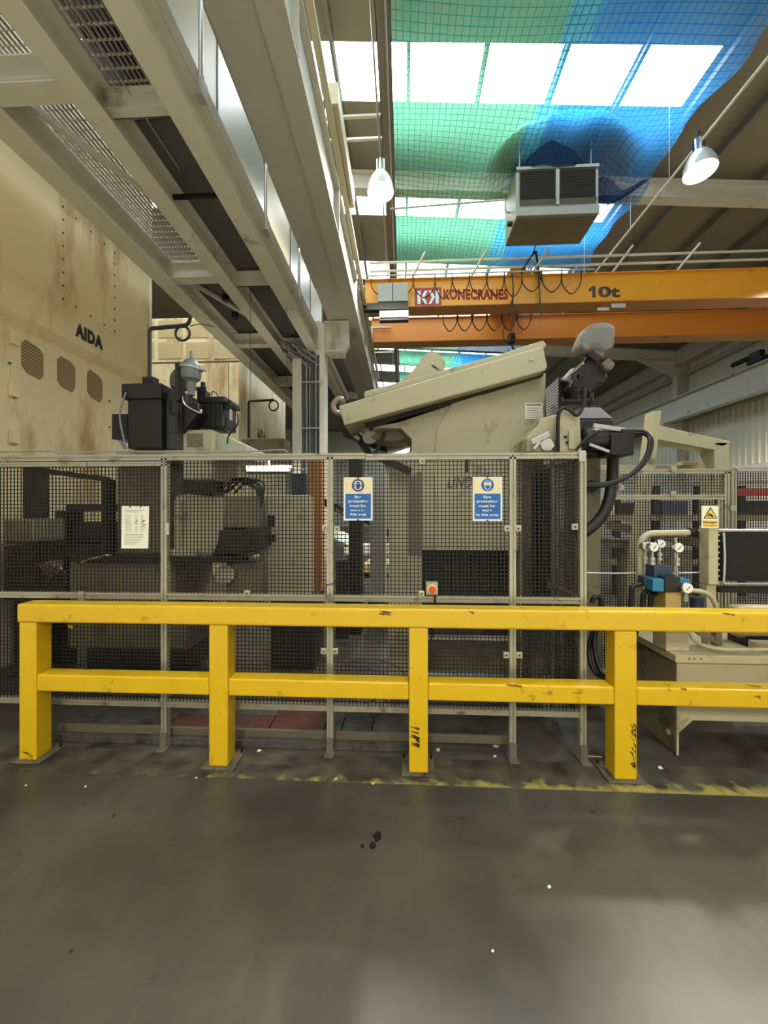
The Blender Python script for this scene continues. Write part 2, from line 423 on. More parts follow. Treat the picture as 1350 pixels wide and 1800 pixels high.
# move the strip's origin to its front edge so the worn paint follows it
for v in o.data.vertices: v.co.y += 0.119
o.location.y -= 0.119
M_INNER = mat('dirty_inner_floor', (70, 66, 58), 0.42, var=0.25, scale=4, dirt=(36, 32, 26), dirt_amt=0.5, dirt_scale=3, bump=0.15, bump_scale=40, rvar=0.15)
struct(MB().box(-9, 10.5, 2.50, 14.0, 0.0, 0.004).build('floor_inner', M_INNER))
struct(MB().box(XL - 0.2, XL, YB, YF, 0, 11.5).build('wall_left', M_CLAD))
struct(MB().box(XL, XR, YF, YF + 0.2, 0, 11.5).build('wall_far', M_CLAD))
# right wall: ribbed cladding over a plain dado
mb = MB(); z0, z1 = CAM_Z + 1.67, CAM_Z + 7.0; pts = []; y = -2.0; w = 0.26
while y < YF:
    pts += [(XR, y), (XR, y + 0.15), (XR - 0.035, y + 0.18), (XR - 0.035, y + 0.23)]; y += w
n = len(pts)
mb.add([(a, b, z0) for a, b in pts] + [(a, b, z1) for a, b in pts], [(i, i + n, i + 1 + n, i + 1) for i in range(n - 1)])
mb.box(XR + 0.02, XR + 0.2, YB, YF, z0 - 0.1, 11)
struct(mb.build('wall_right', M_CLAD))
struct(MB().box(XR - 0.1, XR + 0.2, YB, YF, 0, z0 - 0.02).build('wall_right_dado', mat('white_wall', (225, 222, 208), 0.6)))
for zr, hh in ((3.86, 0.18), (5.82, 0.18)):
    struct(MB().box(XR - 0.22, XR - 0.04, -2, YF, CAM_Z + zr, CAM_Z + zr + hh).build('wall_right_girt', M_STEELG))
struct(MB().box(XR - 0.42, XR - 0.05, -2, YF, CAM_Z + 6.3, CAM_Z + 7.0).build('wall_right_eaves_beam', M_STEELW))
for yc in (0.5, 8.85, 17.2, 25.5, 33.9):
    mb = MB(); xw = XR - 0.12
    # column, then the rafter with its haunch
    mb.box(xw - 0.36, xw - 0.345, yc - 0.15, yc + 0.15, 0, CAM_Z + 6.6).box(xw - 0.015, xw, yc - 0.15, yc + 0.15, 0, CAM_Z + 6.8).box(xw - 0.35, xw - 0.01, yc - 0.006, yc + 0.006, 0, CAM_Z + 6.8)
    struct(mb.build('portal_column', M_STEELW))
    mb = MB(); x0, x1 = -5.0, xw
    for dz in (-0.60, -0.20):
        mb.bar((x0, yc, roof_z(x0) + dz), (x1, yc, roof_z(x1) + dz), 0.24, 0.016)
    mb.bar((x0, yc, roof_z(x0) - 0.4), (x1, yc, roof_z(x1) - 0.4), 0.01, 0.4)
    xh = xw - 1.9
    mb.prism([(xw - 0.36, yc - 0.006, roof_z(xw) - 0.55), (xw - 0.36, yc - 0.006, roof_z(xw) - 1.25), (xh, yc - 0.006, roof_z(xh) - 0.6)], (0, 0.012, 0))
    mb.bar((xw - 0.36, yc, roof_z(xw) - 1.25), (xh, yc, roof_z(xh) - 0.6), 0.24, 0.016)
    struct(mb.build('roof_rafter', M_STEELW))

# ------------------------------------------------------------------ crane runways, platform, column
r = thing('runway_beam', 'pale grey crane runway beam along the ribbed right wall', 'beam', (11.35, 10, CAM_Z + 3.75))
MB().ibeam((11.35, -1, CAM_Z + 3.80), (11.35, 38, CAM_Z + 3.80), 0.92, 0.34, 0.03, 0.015).build('girder', M_STEELW, r)
MB().box(11.32, 11.38, -1, 38, CAM_Z + 4.72, CAM_Z + 4.78).build('rail', M_DARK, r)
for yc in (0.5, 8.85, 17.2, 25.5):
    MB().prism([(11.72, yc - 0.1, CAM_Z + 3.79), (11.15, yc - 0.1, CAM_Z + 3.79), (11.15, yc - 0.1, CAM_Z + 3.7), (11.72, yc - 0.1, CAM_Z + 3.3)], (0, 0.2, 0)).build('bracket', M_STEELW, r)

ZR = CAM_Z + 4.06
r = thing('crane_runway_girder', 'wide grey box girder running overhead beside the walkway handrail', 'girder', (-1.25, 8, ZR))
MB().box(-1.60, -1.00, -3, 36, ZR + 0.03, ZR + 0.68).build('box_section', M_STEELG, r)
MB().box(-1.18, -0.94, -3, 36, ZR, ZR + 0.03).build('bottom_flange', M_STEELG, r)
MB().box(-1.62, -0.93, -3, 36, ZR + 0.68, ZR + 0.71).build('top_flange', M_STEELW, r)
MB().box(-1.05, -0.99, -3, 36, ZR + 0.71, ZR + 0.78).build('rail', M_DARK, r)
for k in range(6):
    yy = 3.4 + k * 2.2
    MB().box(-1.0, -0.93, yy, yy + 0.02, ZR + 0.03, ZR + 0.68).build('stiffener', M_STEELG, r)
M_BGE = mat('trunking_beige', (196, 184, 152), 0.5, var=0.05)
MB().box(-0.93, -0.78, 4.6, 6.2, ZR + 0.86, ZR + 1.12).box(-0.93, -0.85, 3.0, 14, ZR + 0.78, ZR + 0.84).build('cable_trunking', M_BGE, r, 0.004)

ZP = CAM_Z + 3.5
r = thing('walkway_platform', 'grey steel overhead walkway with open grating above the beige press', 'platform', (-2.7, 5, ZP))
YA, YE = -1.6, 13.0
for x, fl in ((-1.95, 0.21), (-2.71, 0.21), (-3.63, 0.28)):
    MB().ibeam((x, YA, ZP), (x, YE, ZP), 0.30, fl, 0.016, 0.012).build('main_beam', M_STEELW, r)
for yy in (0.6, 3.1, 5.72, 8.05, 10.6):
    MB().ibeam((-3.62, yy, ZP + 0.03), (-2.72, yy, ZP + 0.03), 0.24, 0.18, 0.014, 0.01).build('cross_beam', M_STEELW, r)
    MB().ibeam((-2.70, yy + 0.25, ZP + 0.10), (-1.96, yy + 0.25, ZP + 0.10), 0.19, 0.09, 0.012, 0.01).build('cross_beam', M_STEELW, r)
def grating(x0, x1, y0, y1, z):
    mb = MB(); x = x0
    while x <= x1:
        mb.box(x - 0.0025, x + 0.0025, y0, y1, z, z + 0.03); x += 0.045
    y = y0
    while y <= y1:
        mb.box(x0, x1, y - 0.004, y + 0.004, z + 0.012, z + 0.03); y += 0.1
    return mb
grating(-2.70, -1.84, YA, 3.6, ZP + 0.305).build('grating', M_STEELG, r)
grating(-3.74, -2.72, YA, 6.0, ZP + 0.305).build('grating', M_STEELG, r)
M_PLT = mat('deck_plate', (92, 94, 92), 0.5, 0.3, var=0.2, scale=5)
MB().box(-2.70, -1.84, 3.62, YE, ZP + 0.305, ZP + 0.315).build('deck_plate', M_PLT, r)
MB().box(-3.74, -2.72, 6.02, YE, ZP + 0.305, ZP + 0.315).build('deck_plate', M_PLT, r)
MB().box(-1.845, -1.835, YA, YE, ZP + 0.30, ZP + 0.47).build('toe_plate', M_STEELG, r)
MB().bar((-3.5, 3.3, ZP + 0.27), (-2.8, 4.9, ZP + 0.27), 0.06, 0.05).build('brace', M_STEELW, r)
MB().bar((-3.5, 6.1, ZP + 0.27), (-2.8, 7.6, ZP + 0.27), 0.06, 0.05).build('brace', M_STEELW, r)
MB().tube([(-2.45, YA, ZP + 0.26), (-2.45, 4.1, ZP + 0.26)], 0.008, 6, 1).tube([(-2.1, 2.0, ZP + 0.28), (-2.1, 8.0, ZP + 0.28)], 0.02, 8, 1).build('conduit', M_GALV, r)
for yy in (3.42, 4.35, 6.1):
    MB().box(-2.68, -1.97, yy, yy + 0.04, ZP + 0.16, ZP + 0.2).build('hanger_bar', M_DARK, r)
for x, y in ((-3.1, 6.6), (-3.2, 7.2), (-2.95, 7.7)):
    MB().cyl((x, y, ZP + 0.2), (x, y, ZP + 0.3), 0.06, 14).build('drain_boss', M_DARK, r)

M_CRW = mat('cream_screen', (138, 128, 102), 0.45, var=0.05, scale=2)
M_LTP = mat('pale_screen', (116, 116, 106), 0.35, var=0.04, scale=2)
r = thing('screen_panels', 'cream and pale screen panels standing along the walkway behind the handrail', 'screen', (-2.2, 5, ZP + 0.32))
yy = -1.4
for k in range(8):
    w = (1.6, 1.3)[k % 2]
    MB().box(-2.2, -2.16, yy, yy + w - 0.03, ZP + 0.33, ZP + 2.9).build('panel', (M_LTP, M_CRW)[k % 2], r, 0.004)
    MB().box(-2.21, -2.15, yy + w - 0.03, yy + w, ZP + 0.32, ZP + 2.92).build('upright', M_DARK, r)
    yy += w
r = thing('grating_blocker', 'dark grey box added above the walkway to block rooflight through the grating', 'light blocker', (-2.6, 4, ZP + 0.32))  # added dark mass, keeps bright rooflights from showing through the grating
MB().box(-3.0, -2.3, 0.2, 11.0, ZP + 0.95, ZP + 1.5).build('blocker_box', mat('blocker_grey', (96, 98, 98), 0.5, var=0.1), r, 0.01)
for yy in (0.6, 3.4, 6.2, 9.0):
    MB().box(-2.95, -2.35, yy, yy + 0.06, ZP + 0.32, ZP + 0.95).build('trestle', M_DARK, r)
r = thing('walkway_handrail', 'galvanised tube handrail along the edge of the overhead walkway', 'handrail', (-1.84, 5, ZP + 0.32))
MB().tube([(-1.84, YA, ZP + 1.22), (-1.84, 8.0, ZP + 1.22)], 0.021, 10, 1).build('top_rail', M_GALV, r, smooth=60)
for yy in (0.1, 1.76, 3.42, 5.08, 6.74):
    p = MB().tube([(-1.84, yy, ZP + 0.34), (-1.84, yy, ZP + 1.22)], 0.021, 10, 1).build('post', M_GALV, r, smooth=60)
    MB().box(-1.87, -1.80, yy - 0.05, yy + 0.05, ZP + 0.26, ZP + 0.42).cyl((-1.84, yy, ZP + 0.40), (-1.84, yy, ZP + 0.46), 0.032, 12).build('base_clamp', M_GALV, p)
    MB().cyl((-1.84, yy, ZP + 1.19), (-1.84, yy, ZP + 1.25), 0.032, 12).build('rail_tee', M_GALV, p)

YC = 8.2
cl, cr = P(514, 700, YC).x, P(571, 700, YC).x
r = thing('walkway_column', 'grey steel column full of cables carrying the walkway and crane girder', 'column', ((cl + cr) / 2, YC, 0))
MB().box(cl, cl + 0.19, YC, YC + 0.32, 0, ZP).build('left_flange', M_STEELW, r)
MB().box(cr - 0.11, cr, YC - 0.02, YC + 0.32, 0, ZR).build('right_flange', M_STEELW, r)
MB().box(cl + 0.19, cr - 0.11, YC + 0.2, YC + 0.22, 0, ZP + 0.3).build('web', M_STEELG, r)
bx = P(612, 600, YC).x
MB().prism([(cr, YC + 0.05, ZR), (bx, YC + 0.05, ZR), (bx, YC + 0.05, ZR - 0.42), (bx - 0.12, YC + 0.05, ZR - 0.62), (cr, YC + 0.05, ZR - 0.62)], (0, 0.2, 0)).build('corbel', M_STEELW, r)
MB().box((cr + bx) / 2 - 0.01, (cr + bx) / 2 + 0.01, YC - 0.08, YC + 0.05, ZR - 0.6, ZR).box(cr, bx - 0.1, YC - 0.1, YC + 0.3, ZR - 0.65, ZR - 0.62).box(cr, bx + 0.02, YC - 0.1, YC + 0.3, ZR - 0.02, ZR).build('corbel_plates', M_STEELW, r)
MB().prism([(cr - 0.11, YC + 0.02, ZP + 0.62), (cr - 0.28, YC + 0.02, ZP + 0.62), (cr - 0.28, YC + 0.02, ZP + 0.1), (cr - 0.2, YC + 0.02, ZP - 0.1), (cr - 0.11, YC + 0.02, ZP - 0.1)], (0, 0.2, 0)).build('gusset', M_STEELW, r)
M_CAB = mat('grey_cable', (140, 142, 146), 0.5); M_CAB2 = mat('dark_cable', (84, 86, 92), 0.5)
n = 11
for i in range(n):
    x = cl + 0.22 + (cr - cl - 0.36) * i / (n - 1); yy = YC + 0.08 + 0.06 * (i % 2)
    top = ZP - 0.05 - 0.08 * ((i * 3) % 4)
    MB().tube([(x, yy, 0.02), (x, yy, top - 0.3), (x - 0.02, yy, top - 0.1), (x - 0.15 - 0.02 * i, yy - 0.1, top + 0.1), (x - 0.4, yy - 0.4, top + 0.15)], 0.014 + 0.006 * (i % 3), 8, 4).build('riser_cable', M_CAB if i % 3 else M_CAB2, r, smooth=60)
for zz in (2.5, 3.4, 4.4):
    MB().box(cl + 0.19, cr - 0.11, YC + 0.03, YC + 0.05, zz, zz + 0.03).build('cable_clamp', M_GALV, r)

# ------------------------------------------------------------------ roof services: tray, lamps, conduit, nets, heater
r = thing('cable_tray', 'long dark cable tray under the roof at the edge of the green net', 'cable tray', (-0.28, 8, CAM_Z + 6.98))
MB().box(-0.39, -0.17, -2, 26, CAM_Z + 7.0, CAM_Z + 7.02).box(-0.39, -0.38, -2, 26, CAM_Z + 7.0, CAM_Z + 7.06).box(-0.18, -0.17, -2, 26, CAM_Z + 7.0, CAM_Z + 7.06).build('tray', mat('tray_steel', (112, 106, 94), 0.5, 0.2), r)
MB().tube([(-0.44, -2, CAM_Z + 6.95), (-0.44, 24, CAM_Z + 6.95)], 0.016, 8, 1).tube([(-0.24, -2, CAM_Z + 6.97), (-0.24, 24, CAM_Z + 6.97)], 0.016, 8, 1).build('conduit', M_GALV, r)
for yy in (6.83, 7.25, 12.0, 17.0):
    MB().box(-1.5, -0.2, yy, yy + 0.05, CAM_Z + 7.06, CAM_Z + 7.1).build('bracket', M_STEELW, r)
    MB().box(-1.48, -1.44, yy, yy + 0.05, CAM_Z + 7.1, roof_z(-1.46) - 0.01).build('hanger', M_STEELW, r)
TL = P(1228, 246, 6.6); XCN = TL.x; ZCN = CAM_Z + XCN / 0.803
r = thing('lighting_conduit', 'straight white conduit running under the dark right side of the roof', 'conduit', (XCN, 8, ZCN))
MB().tube([(XCN, -2, ZCN), (XCN, 12.6, ZCN)], 0.022, 8, 1).build('tube', M_WHITE, r)
for yy in (4.0, 7.3, 8.5, 10.6):
    MB().tube([(XCN, yy, ZCN), (XCN, yy, roof_z(XCN) - 0.01)], 0.006, 6, 1).build('hanger_wire', M_GALV, r)

def lamp(pos, label, tilt=(0, 0, -1), cord=0.15, power=1.0):
    """High bay lamp: ballast can, bell reflector and a bulb; pos is the top of the ballast can."""
    pos = Vector(pos); r = thing('high_bay_lamp', label, 'lamp', pos, 'high bay lamps')
    ax = Vector(tilt)
    MB().lathe([(0.05, 0), (0.085, 0.01), (0.085, 0.2), (0.05, 0.22)], pos, ax, 20).build('ballast_can', M_CHR, r, smooth=40)
    S = 1.12
    pr = [(0.07, 0.20), (0.11, 0.24), (0.16, 0.32), (0.20, 0.42), (0.215, 0.52), (0.21, 0.52), (0.195, 0.42), (0.155, 0.33), (0.10, 0.25), (0.05, 0.22)]
    MB().lathe([(a * S, 0.2 + (b - 0.2) * S) for a, b in pr], pos, ax, 28).build('reflector', mat('reflector_' + str(len(MATS)), (214, 214, 208), 0.4, 0.5), r, smooth=50)
    MB().lathe([(0.02, 0.24), (0.05, 0.28), (0.08, 0.36), (0.09, 0.44), (0.03, 0.5)], pos, ax, 18).build('bulb', M_BULB, r, smooth=60)
    MB().tube([pos, pos + Vector((0.0, 0, 0.06)), pos + Vector((0.03, 0, 0.1)), pos + Vector((0, 0, 0.15)), pos + Vector((0, 0, cord))], 0.008, 6, 4).build('hook', M_DARK, r)
    ld = bpy.data.lights.new('lamp_light', 'SPOT'); ld.energy = LAMP_W * 2 * power; ld.color = (1.0, 0.90, 0.72); ld.shadow_soft_size = 0.15; ld.spot_size = radians(150); ld.spot_blend = 0.5
    lo = bpy.data.objects.new('lamp_light', ld); COL.objects.link(lo); lo.parent = r; lo.location = ax * 0.6
    lo.rotation_euler = ax.to_track_quat('-Z', 'Y').to_euler()
    return r
t = P(669, 283, 6.8)
lamp((t.x, 6.8, t.z), 'lit high bay lamp hanging from the cable tray left of the green net', cord=CAM_Z + 7.0 - t.z)
lamp(TL, 'lit high bay lamp hanging from the white conduit on the right', (0.0, -0.06, -1), ZCN - TL.z)
for x, y, z in ((-0.9, -3.6, 4.7), (3.2, -4.2, 5.6)):  # added unseen lamps, light the press and machine fronts from behind the camera
    lamp((x, y, z), 'added high bay lamp unseen behind the viewer lighting the machine fronts', cord=roof_z(x) - z)
for x, y, z in ((8.4, 5.2, 7.6), (9.2, 8.0, 7.6)):  # added unseen lamps, brighten the right wall and runway beam
    lamp((x, y, z), 'added high bay lamp unseen past the right edge brightening the right wall', cord=roof_z(x) - z, power=1.9)

def net(name, x0, x1, y0, y1, m, label, ph=0.0):
    mb = MB(); nx, ny = 40, 150; mb.uv = []
    def zf(x, y):
        z = roof_z(x) - 0.62 - 0.10 * sin(pi * (x + 0.2) / 5.4) * (0.6 + 0.4 * sin(y * 1.05 + ph)) - 0.05 * sin(y * 2.2 + x * 1.3 + ph)
        d = math.hypot((x - 3.2) / 1.15, (y - 8.0) / 0.78)      # lifted where it drapes over the heater
        if d < 1.5: z = max(z, min(roof_z(x) - 0.2, CAM_Z + 7.45 + 0.02 * sin(x * 9) - max(0, d - 1) * 1.2))
        return z
    for j in range(ny + 1):
        for i in range(nx + 1):
            y = y0 + (y1 - y0) * j / ny; x = x0 + (x1 - x0) * i / nx
            if i == nx: x += 0.06 * sin(y * 2.4) + 0.05 * sin(y * 5.1 + 1)
            mb.v.append(Vector((x, y, zf(x, y)))); mb.uv.append((x, y))
    for j in range(ny):
        for i in range(nx):
            a = j * (nx + 1) + i; mb.f.append((a, a + 1, a + nx + 2, a + nx + 1))
    return tag(mb.build(name, m, smooth=180), label, 'net')
net('safety_net', -0.17, 2.78, 0.5, 26, M_NETG, 'green safety net stretched under the rooflights')
net('safety_net', 2.36, 5.15, 0.5, 26, M_NETB, 'blue safety net hanging under the rooflights on the right', 0.4)

YH = 8.0
a = P(907, 383, YH); b = P(1052, 290, YH)
hx0, hx1, hz0, hz1 = a.x, b.x, a.z, min(b.z, CAM_Z + 7.12)
r = thing('ceiling_heater', 'big grey louvred unit heater hanging under the nets', 'heater', ((hx0 + hx1) / 2, YH + 0.4, hz0))
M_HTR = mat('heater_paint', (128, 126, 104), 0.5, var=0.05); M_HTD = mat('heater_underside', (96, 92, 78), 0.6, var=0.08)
MB().box(hx0, hx1, YH, YH + 0.85, hz0, hz1).build('casing', M_HTR, r, 0.01)
MB().box(hx0 + 0.02, hx1 - 0.02, YH + 0.03, YH + 0.83, hz0 - 0.012, hz0 - 0.001).build('underside_panel', M_HTD, r)
xm = (hx0 + hx1) / 2; zl = hz0 + 0.32
for x0, x1 in ((hx0 + 0.07, xm - 0.04), (xm + 0.04, hx1 - 0.06)):
    g = MB().box(x0, x1, YH - 0.012, YH - 0.001, zl, hz1 - 0.08).build('louvre_panel', M_BLACK, r)
    mb = MB(); z = zl + 0.03
    while z < hz1 - 0.11:
        mb.bar((x0 + 0.01, YH - 0.03, z), (x1 - 0.01, YH - 0.03, z), 0.035, 0.006, (0, 0.6, 1)); z += 0.042
    mb.build('slats', mat('slat_dark_%d' % len(MATS), (58, 58, 54), 0.5), g)
    MB().bar((x0, YH - 0.05, zl - 0.06), (x1, YH - 0.05, zl - 0.06), 0.1, 0.015, (0, 0.8, 0.6)).build('flap', M_HTD, r)
MB().box(hx0, hx1, YH - 0.05, YH - 0.002, hz0, hz0 + 0.17).build('lower_lip', M_HTR, r, 0.006)
MB().box(hx0, hx1, YH - 0.04, YH - 0.002, hz1 - 0.06, hz1).box(xm - 0.035, xm + 0.035, YH - 0.03, YH - 0.002, zl - 0.1, hz1 - 0.06).build('front_frame', M_HTR, r)
for x in (hx0 + 0.1, hx1 - 0.1):
    for y in (YH + 0.1, YH + 0.75):
        MB().tube([(x, y, hz1), (x, y, roof_z(x) - 0.005)], 0.008, 6, 1).build('hanger_rod', M_GALV, r)
MB().bent([(hx0 - 0.02, YH + 0.3, hz0 + 0.35), (hx0 - 0.14, YH + 0.3, hz0 + 0.35), (hx0 - 0.14, YH + 0.3, hz0 + 0.62), (-0.28, YH + 0.3, hz0 + 0.52)], 0.02, 0.06, 8).build('supply_pipe', M_STEELG, r, smooth=60)
MB().cyl((hx0 - 0.1, YH + 0.3, hz0 + 0.1), (hx0, YH + 0.3, hz0 + 0.1), 0.05).build('valve', M_DARK, r)
# the bunched blue-black netting over the heater
mb = MB(); mb.uv = []
nx, ny = 24, 10
for j in range(ny + 1):
    for i in range(nx + 1):
        u, v = i / nx, j / ny
        x = hx0 - 0.02 + (hx1 - hx0 - 0.25) * u; h = (1 - abs(2 * u - 1.05)) ** 0.9 if abs(2 * u - 1.05) < 1 else 0
        zz = hz1 - 0.04 + (0.52 * h) * (1 - v) + 0.02 * sin(9 * u + 5 * v)
        zz = min(zz, roof_z(x) - 0.1)
        mb.v.append(Vector((x, YH - 0.09 - 0.05 * (1 - v) + 0.03 * sin(14 * u) + 0.1 * abs(2 * u - 1), zz))); mb.uv.append((x, zz * 1.0))
for j in range(ny):
    for i in range(nx):
        a = j * (nx + 1) + i; mb.f.append((a, a + 1, a + nx + 2, a + nx + 1))
tag(mb.build('bunched_net', M_NETD, smooth=180), 'dark bunched netting draped in a peak over the unit heater', 'net')
mb = MB(); mb.uv = []
for j in range(13):
    for i in range(13):
        u, v = i / 12, j / 12
        x = hx1 + 0.1 + 0.95 * u; y = 8.0 + 0.9 * v
        zz = min(roof_z(x) - 0.55, CAM_Z + 6.55 + 0.25 * (2 * u - 1) ** 2 + 0.35 * v + 0.05 * sin(11 * u + 7 * v))
        mb.v.append(Vector((x, y, zz))); mb.uv.append((x, y))
for j in range(12):
    for i in range(12):
        a = j * 13 + i; mb.f.append((a, a + 1, a + 14, a + 13))
tag(mb.build('bunched_net', M_NETD, smooth=180), 'sagging dark blue fold of net hanging right of the unit heater', 'net')

# ------------------------------------------------------------------ travelling crane
Y1, Y2 = 9.15, 11.0
ZC0, ZC1 = CAM_Z + 4.86, CAM_Z + 5.55
r = thing('overhead_crane', 'orange double girder travelling crane marked 10t across the hall', 'crane', (4.5, 10, ZC0))
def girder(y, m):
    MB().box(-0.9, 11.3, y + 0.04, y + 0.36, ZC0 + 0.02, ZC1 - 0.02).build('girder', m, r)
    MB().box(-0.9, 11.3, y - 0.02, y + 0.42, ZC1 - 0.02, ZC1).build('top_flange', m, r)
    MB().box(-0.9, 11.3, y - 0.02, y + 0.42, ZC0, ZC0 + 0.02).build('bottom_flange', M_ORG2, r)
girder(Y1, M_ORG); girder(Y2, mat('orange_paint_shaded', (206, 128, 48), 0.42, var=0.06))  # rear girder: same orange with the front girder's shade in its colour
for x in (-1.02, 11.35):
    MB().box(x - 0.12, x + 0.12, 8.4, 12.3, ZR + 0.79 if x < 0 else CAM_Z + 4.79, ZC0 + 0.05).build('end_carriage', M_ORG2, r)
yf = Y1 + 0.04
def onp(px, py): return P(px, py, yf)
text('KONECRANES', onp(779, 527), onp(893, 527), onp(800, 508).z - onp(800, 527).z, M_RED, r, bold=0.05, spacing=1.08)
a, b = onp(729, 540), onp(776, 505)
e = MB().box(a.x, b.x, yf - 0.003, yf, a.z, b.z).build('emblem', M_RED, r)
w, h = b.x - a.x, b.z - a.z; mb = MB()
def glyph(px): mb.prism([(a.x + w * x, yf - 0.005, a.z + h * z) for x, z in px], (0, 0.002, 0))
for mx in (0, 1):
    f = lambda x: (1 - x) if mx else x
    for g in ([(0.10, 0.16), (0.22, 0.16), (0.22, 0.84), (0.10, 0.84)], [(0.24, 0.5), (0.38, 0.84), (0.48, 0.84), (0.36, 0.5), (0.48, 0.16), (0.38, 0.16)]):
        q = [(f(x), z) for x, z in g]; glyph(q if not mx else q[::-1])
mb.build('emblem_letters', M_SIGNW, e)
text('0t', onp(1051, 523), onp(1090, 523), onp(1060, 503).z - onp(1060, 523).z, M_GINK, r, bold=0.04)
MB().prism([onp(1034, 509), onp(1041, 503), onp(1047, 503), onp(1047, 523), onp(1041, 523), onp(1041, 510), onp(1036, 513)], (0, -0.002, 0)).build('numeral', M_GINK, r)
MB().pbox(1050, 1071, 540, 546, Y1 - 0.024, 0.003).pbox(1075, 1100, 533, 541, Y1 - 0.024, 0.003).build('rating_plate', M_STEELG, r)
for zz, yy in ((0.42, Y1 + 0.05), (0.22, Y1 + 0.05)):
    MB().tube([(-0.8, yy, ZC1 + zz), (11.2, yy, ZC1 + zz)], 0.028, 8, 1).build('guard_rail', M_STEELW, r)
for x in (0.2, 1.6, 3.0, 4.85, 6.3, 8.55):
    MB().bar((x, Y1 + 0.05, ZC1), (x + 0.32, Y1 - 0.25, ZC1 + 0.45), 0.04, 0.04).build('rail_post', M_STEELW, r)
MB().tube([(-0.85, Y1 - 0.1, ZC1 + 0.02), (4.4, Y1 - 0.1, ZC1 + 0.02)], 0.018, 8, 1).build('festoon_track', M_GALV, r)
xs = [-0.75, -0.3, 0.25, 0.75, 1.15, 1.55, 1.95, 2.35, 2.75, 3.2, 3.65, 4.1]
for i in range(len(xs) - 1):
    x0, x1 = xs[i], xs[i + 1]; dp = 0.45 + 0.12 * ((i * 5) % 4) / 3
    yy = Y1 - 0.1 - 0.02 * (i % 2)
    MB().tube([(x0, yy, ZC1), (x0 + 0.03, yy, ZC1 - dp * 0.6), ((x0 + x1) / 2, yy, ZC1 - dp), (x1 - 0.03, yy, ZC1 - dp * 0.6), (x1, yy, ZC1)], 0.012, 6, 5).build('festoon_cable', M_RUB, r, smooth=60)
for i in range(6):
    x0 = 1.0 + i * 0.36; z = ZC0 + 0.02
    MB().tube([(x0, Y1 + 0.44, z), (x0 + 0.02, Y1 + 0.46, z - 0.22), (x0 + 0.17, Y1 + 0.46, z - 0.40), (x0 + 0.32, Y1 + 0.46, z - 0.22), (x0 + 0.34, Y1 + 0.44, z)], 0.014, 6, 5).build('festoon_cable', M_RUB, r, smooth=60)
yb = Y1 - 0.16
MB().pbox(664, 717, 496, 530, yb, 0.15).build('control_box', M_GREY, r, 0.006)
MB().pbox(689.5, 691, 497, 529, yb - 0.004, 0.003).build('door_seam', M_DARK, r)
MB().pbox(625, 718, 531, 545, yb, 0.15).build('cable_shelf', M_DARK, r)
MB().pbox(667, 718, 545, 558, yb, 0.12).build('terminal_box', M_WHITE, r)
MB().pbox(667, 718, 559, 563, yb, 0.15).build('box_support', M_DARK, r)
MB().pbox(640, 688, 573, 577, Y2 - 0.1, 0.08).build('sensor_arm', M_STEELG, r)
MB().pbox(652, 655, 577, 603, Y2 - 0.1, 0.03).build('sensor_stem', M_STEELG, r)
h = thing('crane_hoist', 'brown crab hoist riding on the orange crane girders', 'hoist', (P(920, 480, 9.6).x, 9.9, ZC1))
x0, x1 = P(888, 470, 9.4).x, P(948, 470, 9.4).x
MB().box(x0, x1, 9.2, 11.2, ZC1, ZC1 + 0.12).build('crab_frame', M_ORG2, h, 0.01)
MB().cyl((x0 + 0.1, 10.1, ZC1 + 0.3), (x1 - 0.05, 10.1, ZC1 + 0.3), 0.18, 20).build('rope_drum', M_DARK, h, smooth=40)
MB().box(x0 + 0.1, x0 + 0.5, 9.35, 9.7, ZC1 + 0.12, ZC1 + 0.3).build('motor', M_ORG2, h, 0.02)
MB().bar(P(940, 442, 9.2), P(915, 480, 9.2), 0.05, 0.04).bar(P(941, 442, 9.2), P(948, 492, 9.2), 0.06, 0.05).build('cable_mast', M_DARK, h)
MB().tube([P(938, 445, 9.2), P(941, 432, 9.0), P(944, 426, 8.9)], 0.014, 6, 4).build('chain', M_DARK, h)
MB().tube([P(900, 480, 9.1), P(902, 520, 9.05), P(893, 548, 9.05), P(884, 590, 9.05), P(895, 600, 9.05), P(900, 560, 9.05), P(902, 500, 9.1)], 0.014, 6, 5).build('pendant_cable', M_RUB, h, smooth=60)
MB().bar(P(945, 470, 9.08), P(951, 552, 9.05), 0.05, 0.03).build('strap', M_RUB, h)
xk = P(899, 560, 10.2).x
for dx in (-0.04, 0.04, 0.18, 0.26):
    MB().tube([(xk + dx, 10.2, ZC1), (xk + dx, 10.2, CAM_Z + 4.62)], 0.006, 6, 1).build('hoist_rope', M_DARK, h)
MB().box(xk - 0.08, xk + 0.08, 10.12, 10.28, CAM_Z + 4.42, CAM_Z + 4.64).tube([(xk, 10.2, CAM_Z + 4.42), (xk + 0.02, 10.2, CAM_Z + 4.32), (xk + 0.08, 10.2, CAM_Z + 4.22), (xk, 10.2, CAM_Z + 4.16), (xk - 0.08, 10.2, CAM_Z + 4.22)], 0.025, 8, 5).build('hook_block', M_DARK, h)

